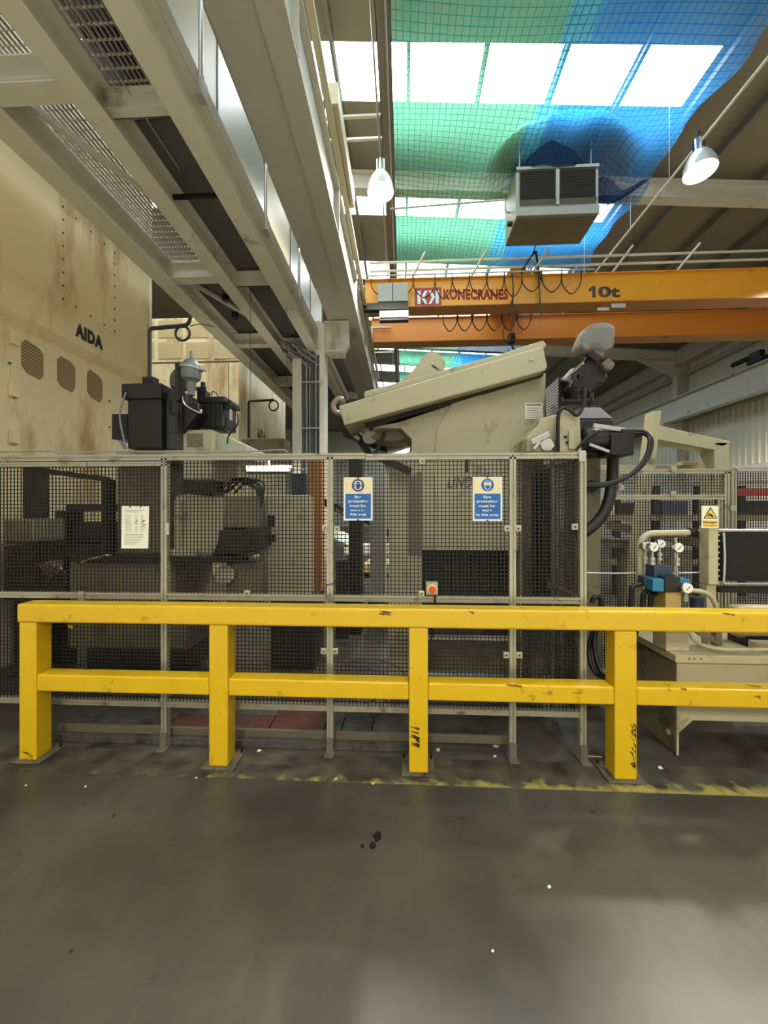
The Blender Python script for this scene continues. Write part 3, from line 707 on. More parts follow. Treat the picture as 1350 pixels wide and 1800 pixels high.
# ------------------------------------------------------------------ presses on the left
XP, XD = -4.0, -4.10
yR = PX(266, 600, XP).y
zl0, zl1 = PX(0, 563, XD).z, PX(0, 535, XP).z
r = thing('stamping_press', 'tall cream press with three octagonal vents and black lettering', 'press', (XP - 1.5, 4.5, 0))
MB().prism([(XP, 1.0, zl1), (XP, 1.0, 6.9), (-7.5, 1.0, 6.9), (-7.5, 1.0, 0), (XD, 1.0, 0), (XD, 1.0, zl0)], (0, yR - 1.0, 0)).build('body', M_CREAM, r, 0.01)
def face(px, py, X=XP): return PX(px, py, X)
def xpoly(pts, X, th, name, m, par, bev=0.0):
    return MB().prism([PX(a, b, X) for a, b in pts], (th, 0, 0)).build(name, m, par, bev)
# bolted cover plates on the upper body
def xplate(y0, y1, z0, z1, X, name, m, bolts=True):
    p = MB().box(X, X + 0.006, y0, y1, z0, z1).build(name, m, r)
    if bolts:
        bl = []
        for zz in [z0 + 0.04 + (z1 - z0 - 0.08) * k / 7 for k in range(8)]:
            for yy in (y0 + 0.04, y1 - 0.04): bl.append((yy, zz))
        for yy in [y0 + (y1 - y0) * k / 4 for k in range(1, 4)]:
            for zz in (z0 + 0.04, z1 - 0.04): bl.append((yy, zz))
        for yy, zz in bl: MB().cyl((X + 0.006, yy, zz), (X + 0.013, yy, zz), 0.012, 8).build('bolt', M_GINK, p)
    return p
yp0, yp1 = face(104, 500).y, face(204, 500).y
xplate(yp0, yp1, face(104, 528).z, face(104, 390).z + 0.25, XP + 0.001, 'cover_plate', M_CREAM)
xplate(3.0, yp0 - 0.25, face(104, 528).z, 5.0, XP + 0.001, 'cover_plate', M_CREAM, False)
MB().box(XP, XP + 0.012, yR - 0.04, yR, zl1, 6.9).build('corner_trim', M_WHITE, r)
a, b = face(132, 590), face(180, 613)
text('AIDA', (XP + 0.003, a.y, a.z), (XP + 0.003, b.y, a.z), face(132, 565).z - a.z, M_INK, r, normal=(1, 0, 0), bold=0.065, spacing=1.16)
# lower door with vents
yd1 = PX(222, 700, XD).y
MB().box(XD, XD + 0.012, PX(18, 700, XD).y, yd1, 0.7, zl0 - 0.05).build('door', M_CREAM, r, 0.004)
M_VENT = mat('perforated_tan', (140, 122, 88), 0.6)
nt = M_VENT.node_tree; tcn = nt.nodes.new('ShaderNodeTexCoord'); ck = nt.nodes.new('ShaderNodeTexChecker')
ck.inputs['Scale'].default_value = 55; ck.inputs['Color1'].default_value = (*lin((170, 150, 112)), 1); ck.inputs['Color2'].default_value = (*lin((96, 82, 56)), 1)
nt.links.new(tcn.outputs['Object'], ck.inputs['Vector']); nt.links.new(ck.outputs['Color'], nt.nodes['Principled BSDF'].inputs['Base Color'])
for pts in ([(37, 604), (45, 597), (68, 612), (76, 624), (76, 660), (70, 668), (47, 656), (37, 642)],
            [(100, 632), (107, 626), (124, 636), (132, 648), (132, 682), (126, 690), (108, 680), (100, 668)],
            [(153, 656), (158, 650), (173, 660), (180, 671), (180, 701), (175, 708), (160, 699), (153, 688)]):
    xpoly(pts, XD + 0.013, 0.004, 'vent_panel', M_VENT, r)
for yy in (594, 686, 768):
    q = PX(20, yy, XD)
    MB().box(XD, XD + 0.05, q.y - 0.03, q.y + 0.05, q.z - 0.07, q.z + 0.07).build('hinge', M_CREAM, r, 0.005)
mb = MB()
for px, py in ((17, 638), (20, 690), (24, 698), (192, 705), (192, 751)):
    q = PX(px, py, XD + 0.012); mb.cyl(q, q + Vector((0.008, 0, 0)), 0.014, 8)
mb.build('screws', M_GINK, r)

YQ = 9.6
xq1 = P(420, 700, YQ).x; zq = P(340, 558, YQ).z
r = thing('stamping_press', 'cream press farther back with rounded panels across its top', 'press', ((xq1 - 2), YQ + 2, 0))
MB().box(-8.5, xq1, YQ, 13.5, 0, zq).build('body', M_CREAM, r, 0.02)
M_TANP = mat('tan_panel', (186, 168, 124), 0.5, var=0.08)
for row, (y0, y1) in enumerate(((562, 594), (601, 631))):
    for k in range(6):
        x0 = 278 + 48.5 * k - (97 if k > 3 else 0) * 0
        if x0 + 40 > 418: 
            x0 = 278 - 48.5 * (k - 2)
        MB().pbox(x0, x0 + 41, y0, y1, YQ - 0.02, 0.02).build('rounded_panel', M_TANP, r, 0.06)
MB().pbox(200, 420, 636, 638, YQ - 0.01, 0.01).pbox(312.5, 313.5, 562, 637, YQ - 0.008, 0.008).pbox(401, 402, 638, 795, YQ - 0.008, 0.008).build('panel_seams', M_GINK, r)
q = PX(452, 772, xq1); q2 = PX(467, 775, xq1)
text('AIDA', (xq1 + 0.004, q.y, q.z), (xq1 + 0.004, q2.y, q.z), 0.34, M_INK, r, normal=(1, 0, 0), bold=0.03)
MB().bent([P(437, 770, 9.3), P(437, 705, 9.3), P(482, 703, 9.3)], 0.03, 0.06, 8).build('cable_arm', M_DARK, r)
MB().tube([P(481 + 8 * cos(t), 713 - 9 * sin(t), 9.28) for t in [k * pi / 8 for k in range(17)]], 0.018, 6, 1).build('cable_loop', M_RUB, r)
MB().pbox(425, 500, 770, 830, 9.0, 0.5).build('side_ledge', M_BEIGE2, r, 0.02)

# ------------------------------------------------------------------ lubricator and cabinet group above the left guard
YK = 3.55
r = thing('coil_feed_machine', 'dirty beige coil feed machine behind the left guard mesh', 'machine', (-2.4, 4.0, 0))
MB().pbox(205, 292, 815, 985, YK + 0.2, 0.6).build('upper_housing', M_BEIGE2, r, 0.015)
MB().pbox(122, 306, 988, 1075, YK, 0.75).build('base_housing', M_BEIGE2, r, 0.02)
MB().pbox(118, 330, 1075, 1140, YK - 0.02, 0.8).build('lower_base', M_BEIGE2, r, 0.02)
MB().box(P(140, 1200, YK).x, P(310, 1200, YK).x, YK + 0.08, YK + 0.6, 0.004, P(200, 1140, YK).z).build('plinth', M_DARK, r)
MB().pbox(122, 400, 979, 988, YK - 0.06, 0.85).build('table', M_DARK, r, 0.004)
MB().ppoly([(306, 872), (330, 868), (385, 873), (400, 880), (392, 940), (372, 977), (306, 979)], YK + 0.1, 0.6).build('guide_housing', M_BEIGE, r, 0.02)
MB().pbox(306, 318, 880, 965, YK + 0.05, 0.05).pbox(300, 345, 965, 979, YK + 0.03, 0.2).build('guide_block', M_BEIGE, r, 0.006)
MB().ppoly([(384, 932), (418, 932), (452, 928), (452, 965), (430, 974), (380, 976)], YK - 0.02, 0.5).build('drive_box', M_DARK, r, 0.01)
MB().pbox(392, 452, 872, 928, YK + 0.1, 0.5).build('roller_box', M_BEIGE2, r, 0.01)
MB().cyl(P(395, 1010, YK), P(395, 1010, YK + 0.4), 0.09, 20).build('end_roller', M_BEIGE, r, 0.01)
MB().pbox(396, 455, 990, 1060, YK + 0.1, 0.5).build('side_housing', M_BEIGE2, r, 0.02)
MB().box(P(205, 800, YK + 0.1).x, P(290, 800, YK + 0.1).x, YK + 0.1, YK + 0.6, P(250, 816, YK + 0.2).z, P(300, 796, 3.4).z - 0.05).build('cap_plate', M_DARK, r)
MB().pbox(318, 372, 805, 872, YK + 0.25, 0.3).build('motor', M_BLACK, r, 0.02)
mb = MB()
for i in range(7):
    mb.tube([P(375 + 6 * i, 868 - 3 * (i % 3), YK + 0.3), P(400 + 6 * i, 846 - 5 * (i % 2), YK + 0.25), P(440 + 4 * i, 850 + 4 * (i % 3), YK + 0.2), P(456, 868 + 5 * i, YK + 0.2)], 0.012, 6, 4)
mb.build('hose_bundle', M_RUB, r, smooth=60)
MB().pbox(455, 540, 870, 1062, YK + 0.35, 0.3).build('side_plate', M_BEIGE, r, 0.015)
MB().box(P(455, 1000, YK).x, P(540, 1000, YK).x, YK + 0.3, YK + 0.75, 0.004, P(455, 1062, YK).z).build('side_foot', M_DARK, r, 0.02)
MB().pbox(470, 482, 905, 925, YK + 0.33, 0.02).build('slot', M_DARK, r)
MB().pbox(474, 484, 940, 952, YK + 0.33, 0.02).build('slot', M_DARK, r)
MB().tube([P(142, 995, YK - 0.1), P(148, 986, YK - 0.1), P(185, 977, YK - 0.08), P(196, 976, YK - 0.05)], 0.012, 8, 4).build('chrome_lever', M_CHR, r, smooth=60)

YB2 = 3.4
r = thing('support_bench', 'pale box bench on which the black cabinet and vessels stand', 'bench', (P(320, 795, YB2).x, YB2 + 0.4, 0))
zt = P(380, 755, YB2).z
MB().prism([(P(322, 755, YB2).x, YB2, zt), (P(372, 755, YB2).x, YB2, zt), (P(372, 755, YB2).x + 0.02, YB2 + 0.5, zt), (P(322, 755, YB2).x, YB2 + 0.5, zt)], (0, 0, -0.45)).build('box_top', M_BEIGE, r, 0.006)
MB().box(P(200, 790, YB2).x, P(430, 790, YB2).x, YB2 + 0.02, YB2 + 0.6, P(300, 796, YB2).z - 0.05, P(300, 790, YB2).z).build('slab', M_BEIGE, r, 0.004)
MB().pbox(328, 356, 762, 785, YB2 - 0.005, 0.02).build('recess', M_BEIGE2, r)
MB().ppoly([(372, 755), (432, 783), (432, 795), (372, 795)], YB2 + 0.1, 0.6).build('sloped_side', mat('pale_green_grey', (176, 182, 160), 0.5, var=0.08), r)
x = P(375, 900, YK + 0.2).x
MB().box(x - 0.05, x + 0.05, YK + 0.2, YK + 0.3, P(375, 867, YK + 0.1).z, P(300, 796, YB2).z - 0.05).build('leg', M_DARK, r)
zb = P(300, 789.5, YB2).z
YV = 3.35
r = thing('control_cabinet', 'black control cabinet with an electrical box on its left side', 'cabinet', (P(260, 790, YV).x, YV + 0.25, zb))
a, b = P(224, 795, YV), P(284, 680, YV)
MB().box(a.x, b.x, YV, YV + 0.5, zb, b.z).build('body', M_BLACK, r, 0.012)
MB().box(P(217, 700, YV).x, P(287, 700, YV).x, YV - 0.03, YV + 0.52, P(250, 702, YV).z, P(250, 675, YV).z).build('lid', M_BLACK, r, 0.012)
MB().box(b.x, P(316, 700, YV).x, YV + 0.06, YV + 0.46, zb, P(284, 685, YV).z).build('side_door', mat('charcoal_door', (62, 63, 64), 0.5, var=0.1), r, 0.008)
x = P(293, 700, YV).x
MB().tube([(x, YV + 0.045, P(290, 700, YV).z), (x, YV + 0.045, P(290, 722, YV).z), (x + 0.09, YV + 0.045, P(290, 730, YV).z)], 0.008, 6, 1).build('door_groove', M_RUB, r)
MB().pbox(196, 224, 727, 772, YV + 0.1, 0.25).build('side_box', M_BLACK, r, 0.008)
MB().tube([P(222, 690, YV - 0.04), P(211, 722, YV - 0.04), P(213, 750, YV - 0.03), P(222, 789, YV - 0.03)], 0.008, 6, 5).tube([P(211, 775, YV), P(218, 784, YV), P(220, 789, YV)], 0.012, 6, 4).build('cable', M_CAB, r, smooth=60)
r = thing('gantry_arm', 'black square tube arm rising from the cabinet with a coiled cable', 'arm', (P(263, 675, YV + 0.2).x, YV + 0.2, P(263, 675, YV + 0.2).z))
Yg = YV + 0.2
MB().bent([P(263, 675, Yg), P(263, 577, Yg), P(331, 571, Yg), P(335, 558, Yg)], 0.016, 0.04, 8).build('pole', M_BLACK, r)
MB().bent([P(266, 580, Yg - 0.02), P(325, 575, Yg - 0.02)], 0.006).build('cable_run', M_RUB, r)
MB().tube([P(321 + 12.5 * cos(t), 586 - 12.5 * sin(t), Yg - 0.01) for t in [k * pi / 12 for k in range(25)]], 0.011, 8, 1).build('cable_loop', M_RUB, r)
MB().tube([P(334, 573, Yg), P(355, 570, Yg), P(376, 574, Yg + 0.1)], 0.004, 6, 5).build('thin_cable', M_RUB, r)
MB().box(P(263, 675, Yg).x - 0.05, P(263, 675, Yg).x + 0.07, Yg - 0.04, Yg + 0.04, P(263, 675, Yg).z - 0.005, P(263, 664, Yg).z).build('foot', M_BLACK, r, 0.01)
x = P(246, 670, YV + 0.3)
zl = P(250, 675, YV).z; xl = P(232, 670, YV + 0.35).x
tag(MB().prism([(xl, YV + 0.35, zl), (xl + 0.16, YV + 0.35, zl), (xl + 0.03, YV + 0.35, zl + 0.08), (xl, YV + 0.35, zl + 0.07)], (0, 0.06, 0)).build('offcut_board', M_WHITE), 'white triangular board offcut lying on the black cabinet lid', 'board')
YA2 = 3.3
r = thing('air_accumulator', 'pair of grey pressure vessels clamped above the black cabinet', 'vessel', (P(335, 700, YA2).x, YA2, P(335, 700, YA2).z))
def vessel(px, py, Y, s, nm, m):
    c = P(px, py, Y); k = s
    return MB().lathe([(0.012, 0.27 * k), (0.014, 0.17 * k), (0.03, 0.16 * k), (0.09 * k, 0.125 * k), (0.125 * k, 0.06 * k), (0.135 * k, 0.0), (0.135 * k, -0.08 * k), (0.12 * k, -0.13 * k), (0.07 * k, -0.165 * k), (0.04, -0.175 * k), (0.04, -0.27 * k), (0.03, -0.3 * k), (0.03, -0.36 * k)][::-1], c, (0, 0, 1), 24).build(nm, m, r, smooth=35)
v = vessel(336, 651, YA2, 0.62, 'vessel', M_ACC)
c = P(336, 648, YA2)
MB().lathe([(0.08, -0.012), (0.092, -0.008), (0.092, 0.008), (0.08, 0.012)], c, (0.12, 0, 1), 24).box(c.x + 0.09, c.x + 0.13, c.y - 0.02, c.y + 0.02, c.z - 0.02, c.z + 0.01).build('clamp_ring', M_GALV, v, smooth=35)
v = vessel(316, 668, YA2 + 0.1, 0.6, 'vessel', mat('dark_vessel', (84, 88, 88), 0.45, 0.3))
MB().box(P(311, 640, YA2).x, P(318, 640, YA2).x, YA2 - 0.03, YA2 + 0.06, P(311, 705, YA2).z, P(311, 640, YA2).z).build('mounting_bar', M_BLACK, r)
MB().tube([P(321, 697, YA2), P(326, 712, YA2), P(352, 726, YA2), P(353, 720, YA2)], 0.009, 8, 4).build('bright_pipe', M_CHR, r, smooth=60)
MB().bar(P(312, 700, YA2), P(312, 762, YA2), 0.03, 0.03).build('stand', M_BLACK, r)
MB().ppoly([(318, 712), (348, 708), (350, 725), (320, 760), (316, 760)], YA2 + 0.05, 0.2).build('bracket', M_BLACK, r, 0.01)
r = thing('pump_unit', 'black finned pump unit with small regulator bowl', 'pump', (P(370, 745, YA2 + 0.3).x, YA2 + 0.3, P(370, 752, YA2).z))
Yp = YA2 + 0.2
MB().pbox(349, 392, 700, 752, Yp, 0.3).build('tank', M_BLACK, r, 0.02)
MB().pbox(345, 396, 696, 708, Yp - 0.02, 0.34).build('lid', M_BLACK, r, 0.015)
for px in (358, 367, 376, 385): MB().pbox(px, px + 2.5, 710, 752, Yp - 0.012, 0.014).build('fin', M_DARK, r)
MB().pbox(346, 361, 685, 700, Yp + 0.05, 0.1).cyl(P(345, 684, Yp + 0.1), P(362, 682, Yp + 0.1), 0.02, 12).cyl(P(357, 696, Yp + 0.1), P(357, 672, Yp + 0.1), 0.022, 12).build('valve_head', M_BLACK, r, 0.004)
MB().bar(P(392, 712, Yp + 0.05), P(412, 718, Yp + 0.05), 0.05, 0.04).cyl(P(404, 715, Yp + 0.02), P(404, 704, Yp + 0.02), 0.018, 12).cyl(P(402, 718, Yp), P(416, 718, Yp), 0.016, 12).build('regulator', M_BLACK, r)
MB().cyl(P(406, 720, Yp), P(406, 739, Yp), 0.018, 14).build('bowl', M_CHR, r)
MB().tube([P(396, 728, Yp), P(397, 745, Yp), P(391, 757, Yp)], 0.007, 6, 4).tube([P(417, 726, Yp), P(418, 745, Yp), P(402, 766, Yp), P(400, 780, Yp)], 0.007, 6, 4).tube([P(372, 696, Yp), P(374, 688, Yp), P(384, 700, Yp), P(386, 754, Yp)], 0.005, 6, 4).build('hose', M_RUB, r, smooth=60)

# ------------------------------------------------------------------ the strip straightener in the middle
YM = 3.45
r = thing('strip_straightener', 'large beige strip straightener with a sloping lid behind the guard', 'machine', (P(820, 900, YM).x, YM + 0.5, 0))
MB().ppoly([(640, 752), (700, 742), (960, 655), (958, 735), (925, 770), (925, 968), (683, 968), (683, 812), (723, 792), (723, 772), (705, 753)], YM, 0.75).build('body', M_BEIGE, r, 0.01)
MB().ppoly([(765, 968), (765, 790), (768, 753), (800, 700), (843, 688), (897, 767), (897, 968)], YM - 0.02, 0.019).build('raised_panel', M_BEIGE, r, 0.004)
MB().ppoly([(595, 713), (955, 608), (963, 645), (957, 652), (605, 748)], YM - 0.16, 0.95).build('sloping_lid', M_BEIGE, r, 0.012)
MB().ppoly([(640, 744), (955, 651), (955, 660), (648, 752)], YM - 0.05, 0.8).build('lid_seal', M_DARK, r)
MB().ppoly([(640, 688), (700, 672), (880, 622), (925, 607), (955, 598), (962, 606), (956, 612), (640, 700)], YM + 0.1, 0.6).build('lid_ridge', M_BEIGE, r, 0.01)
lobe = [(705, 668), (722, 655), (735, 640), (741, 628)] + [(760 + 23 * cos(t), 642 - 23 * sin(t)) for t in [pi * 0.8 - k * pi * 1.05 / 10 for k in range(11)]] + [(781, 655), (700, 680)]
MB().ppoly(lobe, YM + 0.15, 0.35).build('rounded_cover', M_BEIGE, r, 0.012)
MB().cyl(P(760, 638, YM + 0.13), P(760, 638, YM + 0.16), 0.012, 10).cyl(P(934, 630, YM - 0.175), P(934, 630, YM - 0.15), 0.018, 10).build('lid_bolts', M_GALV, r)
MB().tube([P(604, 703, YM + 0.1), P(594, 702, YM + 0.1), P(586, 712, YM + 0.1), P(590, 724, YM + 0.1), P(604, 728, YM + 0.1)], 0.025, 10, 5).build('end_loop', mat('dull_pinkish_steel', (150, 134, 124), 0.45, 0.3), r, smooth=60)
MB().ppoly([(640, 760), (660, 756), (700, 756), (722, 773), (722, 790), (690, 788), (676, 776), (655, 772)], YM + 0.12, 0.3).build('under_arm', M_BEIGE2, r, 0.01)
MB().bar(P(628, 745, YM + 0.2), P(700, 778, YM + 0.2), 0.08, 0.09).cyl(P(650, 768, YM + 0.12), P(650, 768, YM + 0.4), 0.07, 20).build('hinge_arm', M_STEELG, r, 0.01)
MB().bar(P(598, 720, YM + 0.3), P(650, 800, YM + 0.3), 0.06, 0.07).bar(P(676, 760, YM + 0.1), P(660, 800, YM + 0.1), 0.03, 0.03).bar(P(605, 760, YM + 0.5), P(690, 790, YM + 0.5), 0.12, 0.1).build('linkage', M_DARK, r)
MB().bar(P(655, 798, YM - 0.1), P(722, 830, YM - 0.1), 0.09, 0.06).build('strip_guide', M_DARK, r)
for px, py in ((618, 752), (624, 766), (633, 760)):
    MB().cyl(P(px, py, YM + 0.18), P(px + 8, py + 6, YM + 0.18), 0.02, 12).build('hydraulic_fitting', M_STEELG, r)
# body below the fence top: side pillars, dark mouth, base
a, b = P(683, 1200, YM), P(925, 968, YM)
MB().box(P(683, 1, YM).x, P(742, 1, YM).x, YM, YM + 0.7, 0.004, P(700, 968, YM).z).build('leg', M_BEIGE, r, 0.01)
MB().box(P(913, 1, YM).x, P(932, 1, YM).x, YM, YM + 0.7, 0.004, P(900, 968, YM).z).build('leg', M_BEIGE, r, 0.01)
MB().box(P(742, 1, YM).x, P(915, 1, YM).x, YM + 0.3, YM + 0.34, 0.25, P(800, 968, YM).z).build('mouth_back', M_BLACK, r)
mb = MB()
for k in range(9): mb.pbox(760 + 17 * k, 763 + 17 * k, 975, 1060, YM + 0.26, 0.03)
mb.build('curtain_strips', M_RUB, r)
MB().pbox(742, 915, 1118, 1124, YM - 0.05, 0.3).build('bright_sill', M_CHR, r)
MB().pbox(742, 915, 1126, 1180, YM, 0.3).build('base_beam', M_BEIGE2, r, 0.01)
MB().pbox(732, 742, 830, 975, YM - 0.01, 0.1).pbox(718, 732, 836, 975, YM - 0.01, 0.1).build('side_strip', mat('brown_strip', (122, 108, 84), 0.5), r)
MB().ppoly([(742, 812), (742, 838), (900, 838), (900, 812)], YM - 0.012, 0.011).build('name_band', M_BEIGE, r)
q0, q1 = P(786, 857, YM - 0.022), P(846, 857, YM - 0.022)
text('LINDU', q0, q1, 0.095, M_GINK, r, bold=0.0, shear=0.25)
MB().pbox(818, 823, 800, 829, YM - 0.03, 0.02).pbox(893, 899, 800, 829, YM - 0.03, 0.02).build('lifting_lug', M_DARK, r)
sl = MB().pbox(923, 954, 708, 737, YM - 0.004, 0.003).build('instruction_label', M_WHITE, r)
mb = MB().pbox(925, 951, 710, 713, YM - 0.006, 0.002)
for k in range(5): mb.pbox(926, 926 + (22, 18, 24, 20, 23)[k], 717 + 4 * k, 718 + 4 * k, YM - 0.006, 0.002)
mb.build('label_print', M_TEXTG, sl)
r = thing('glimpse_mirror', 'added tilted mirror plate standing in for a bright glimpse under the straightener arm', 'plate', (P(700, 795, YM + 0.5).x, YM + 0.5, P(700, 797, YM + 0.5).z))  # added mirror reflecting rooflights in place of a far bright gap
q = [P(682, 800, YM + 0.02), P(678, 775, YM + 0.1), P(712, 774, YM + 0.1), P(722, 785, YM + 0.06), P(718, 800, YM + 0.02)]
MB().prism(q, (0, 0.01, 0.003)).build('plate', M_CHR, r)

def crumple(o):
    from mathutils import noise
    bm = bmesh.new(); bm.from_mesh(o.data)
    bmesh.ops.triangulate(bm, faces=list(bm.faces))
    bmesh.ops.subdivide_edges(bm, edges=list(bm.edges), cuts=2, use_grid_fill=True)
    bmesh.ops.smooth_vert(bm, verts=list(bm.verts), factor=0.2, use_axis_x=True, use_axis_y=True, use_axis_z=True)
    bm.normal_update()
    for v in bm.verts: v.co += v.normal * (0.014 * noise.noise(v.co * 14) + 0.006 * noise.noise(v.co * 40))
    bm.to_mesh(o.data); bm.free()
    o.data.polygons.foreach_set('use_smooth', [True] * len(o.data.polygons))
# mast with motors at the right of the straightener
YT = 3.0
r = thing('leveller_drive', 'black motor stack with a cloth-wrapped motor on top', 'motor unit', (P(1010, 800, YT).x, YT + 0.3, 0.0))
MB().ppoly([(926, 795), (926, 770), (946, 748), (950, 735), (978, 728), (1020, 724), (1022, 795)], YT + 0.05, 0.35).build('cast_bracket', M_BEIGE, r, 0.012)
MB().cyl(P(962, 782, YT + 0.02), P(962, 782, YT + 0.3), 0.05, 20).bar(P(934, 778, YT), P(966, 762, YT), 0.03, 0.04).bar(P(938, 790, YT), P(950, 776, YT), 0.02, 0.02).build('tension_screw', M_CHR, r, 0.004)
MB().ppoly([(980, 795), (982, 735), (988, 720), (1000, 722), (1020, 738), (1024, 795)], YT - 0.02, 0.08).build('face_plate', M_BEIGE, r, 0.008)
mb = MB()
for px, py in ((994, 768), (997, 778), (1008, 762), (1006, 782)): mb.cyl(P(px, py, YT - 0.03), P(px, py, YT), 0.012, 8)
mb.build('plate_holes', M_DARK, r)
MB().pbox(1000, 1013, 756, 790, YT - 0.04, 0.03).build('plate_block', M_BEIGE, r, 0.006)
MB().tube([P(981, 795, YT - 0.05), P(981, 735, YT - 0.05), P(988, 718, YT - 0.05), P(1000, 720, YT - 0.05), P(1014, 730, YT - 0.05), P(1024, 716, YT - 0.05), P(1027, 700, YT - 0.05), P(1026, 680, YT - 0.05)], 0.014, 8, 5).build('arch_hose', M_RUB, r, smooth=60)
g = MB().ppoly([(960, 684), (981, 664), (981, 724), (962, 735)], YT + 0.2, 0.02).build('fan_grille', M_GALV, r)
mb = MB()
for k in range(11):
    t = k / 10; mb.bar(P(960 + 1, 686 + 46 * t, YT + 0.195), P(980.5, 666 + 56 * t, YT + 0.195), 0.004, 0.006)
mb.build('grille_slats', M_DARK, g)
MB().pbox(981, 1003, 663, 712, YT + 0.2, 0.3).build('fan_housing', M_BLACK, r, 0.01)
MB().cyl(P(998, 686, YT + 0.2), P(1020, 662, YT + 0.2), 0.1, 20).bar(P(1003, 690, YT + 0.1), P(1020, 664, YT + 0.1), 0.12, 0.1).build('servo_motor', M_BLACK, r, 0.01)
MB().bar(P(1009, 683, YT + 0.03), P(1013, 660, YT + 0.03), 0.06, 0.03).ppoly([(1013, 650), (1023, 640), (1028, 640), (1028, 660), (1016, 668), (1013, 665)], YT, 0.1).build('terminal_box', M_DARK, r, 0.005)
MB().ppoly([(1026, 640), (1032, 627), (1050, 632), (1060, 640), (1070, 660), (1066, 672), (1048, 672), (1036, 690), (1026, 690)], YT + 0.1, 0.25).build('gear_head', M_BLACK, r, 0.02)
MB().ppoly([(1058, 638), (1071, 628), (1082, 640), (1076, 650), (1064, 648)], YT + 0.05, 0.08).build('encoder', mat('brown_grey_box', (112, 98, 86), 0.5), r, 0.008)
MB().cyl(P(1022, 616, YT + 0.15), P(1032, 612, YT + 0.15), 0.05, 20).cyl(P(1018, 616, YT + 0.15), P(1022, 616, YT + 0.15), 0.035, 16).build('brake', M_CHR, r, 0.006)
MB().bar(P(1042, 612, YT + 0.15), P(1034, 640, YT + 0.15), 0.06, 0.06).build('neck', M_DARK, r)
MB().ppoly([(1022, 606), (1024, 590), (1034, 570), (1052, 567), (1072, 567), (1080, 570), (1081, 604), (1076, 612), (1058, 615), (1040, 612), (1028, 616)], YT, 0.17).build('cover_cloth', M_CLOTH, r)
crumple(kids(r)[-1] if kids(r)[-1].name.startswith('cover_cloth') else bpy.data.objects['cover_cloth'])
MB().ppoly([(1042, 614), (1068, 614), (1060, 628), (1052, 622)], YT + 0.02, 0.1).build('cloth_tail', M_CLOTH, r, 0.01)
MB().cyl(P(984, 706, YT + 0.1), P(1042, 704, YT + 0.1), 0.02, 12).cyl(P(984, 706, YT + 0.1), P(988, 706, YT + 0.1), 0.035, 12).cyl(P(1036, 706, YT + 0.1), P(1041, 706, YT + 0.1), 0.035, 12).cyl(P(1038, 690, YT + 0.1), P(1038, 715, YT + 0.1), 0.022, 12).build('tie_rod', M_DARK, r)
MB().ppoly([(1012, 736), (1020, 716), (1056, 716), (1078, 735)], YT + 0.06, 0.35).build('top_cover', mat('silver_cover', (150, 152, 156), 0.3, 0.4), r, 0.006)
MB().pbox(1016, 1079, 736, 800, YT + 0.06, 0.35).build('gearbox', M_BLACK, r, 0.015)
MB().cyl(P(1024, 772, YT - 0.02), P(1086, 772, YT - 0.02), 0.085, 24).build('motor_barrel', M_BLACK, r, smooth=40)
MB().pbox(1074, 1115, 760, 800, YT - 0.12, 0.2).build('motor_box', M_BLACK, r, 0.008)
MB().bar(P(1036, 781, YT - 0.1), P(1071, 794, YT - 0.1), 0.012, 0.02).bar(P(1043, 748, YT - 0.1), P(1098, 756, YT - 0.1), 0.02, 0.03).build('tie_bar', M_GALV, r)
MB().tube([P(1012, 792, YT - 0.1), P(1030, 772, YT - 0.12), P(1052, 758, YT - 0.12)], 0.01, 8, 5).build('small_hose', M_RUB, r, smooth=60)
for d in (0, 1):
    MB().tube([P(1090 + 4 * d, 757 + 3 * d, YT - 0.1), P(1118, 757 + 4 * d, YT - 0.12), P(1136, 760 + 4 * d, YT - 0.16), P(1146 - 4 * d, 776, YT - 0.2), P(1138 - 4 * d, 806, YT - 0.22), P(1112 - 3 * d, 833 + d, YT - 0.22), P(1070, 849 + 3 * d, YT - 0.2), P(1030, 852 + 3 * d, YT - 0.15)], 0.014, 8, 6).build('looped_cable', M_RUB, r, smooth=60)
MB().tube([P(1078, 800, YT + 0.05), P(1076, 845, YT + 0.05), P(1070, 880, YT + 0.02), P(1056, 910, YT), P(1030, 934, YT), P(1012, 940, YT + 0.05)], 0.042, 12, 8).build('corrugated_conduit', M_RUB, r, smooth=60)
x0, x1 = P(930, 900, YT + 0.25).x, P(952, 900, YT + 0.25).x
MB().box(x0, x1, YT + 0.2, YT + 0.45, 0.004, P(940, 792, YT).z).box(P(1000, 900, YT + 0.3).x, P(1048, 900, YT + 0.3).x, YT + 0.22, YT + 0.4, 0.004, P(1020, 795, YT).z).build('stand', M_BEIGE2, r, 0.01)
MB().cyl(P(1040, 855, YT + 0.17), P(1040, 855, YT + 0.23), 0.05, 20).build('stand_bore', M_RUB, r)
mb = MB()
for k in range(4): mb.bar(P(956 + 7 * k, 816 - 3 * k, YT + 0.1), P(986 + 8 * k, 806 - 3 * k, YT + 0.1), 0.014, 0.014)
mb.build('bright_linkage', M_CHR, r)
mb = MB()
for k in range(4): mb.tube([P(938 + 9 * k, 830, YT + 0.12), P(939 + 9 * k, 950, YT + 0.12), P(941 + 10 * k, 1060, YT + 0.12)], 0.02, 8, 3)
mb.build('vertical_hoses', M_RUB, r, smooth=60)

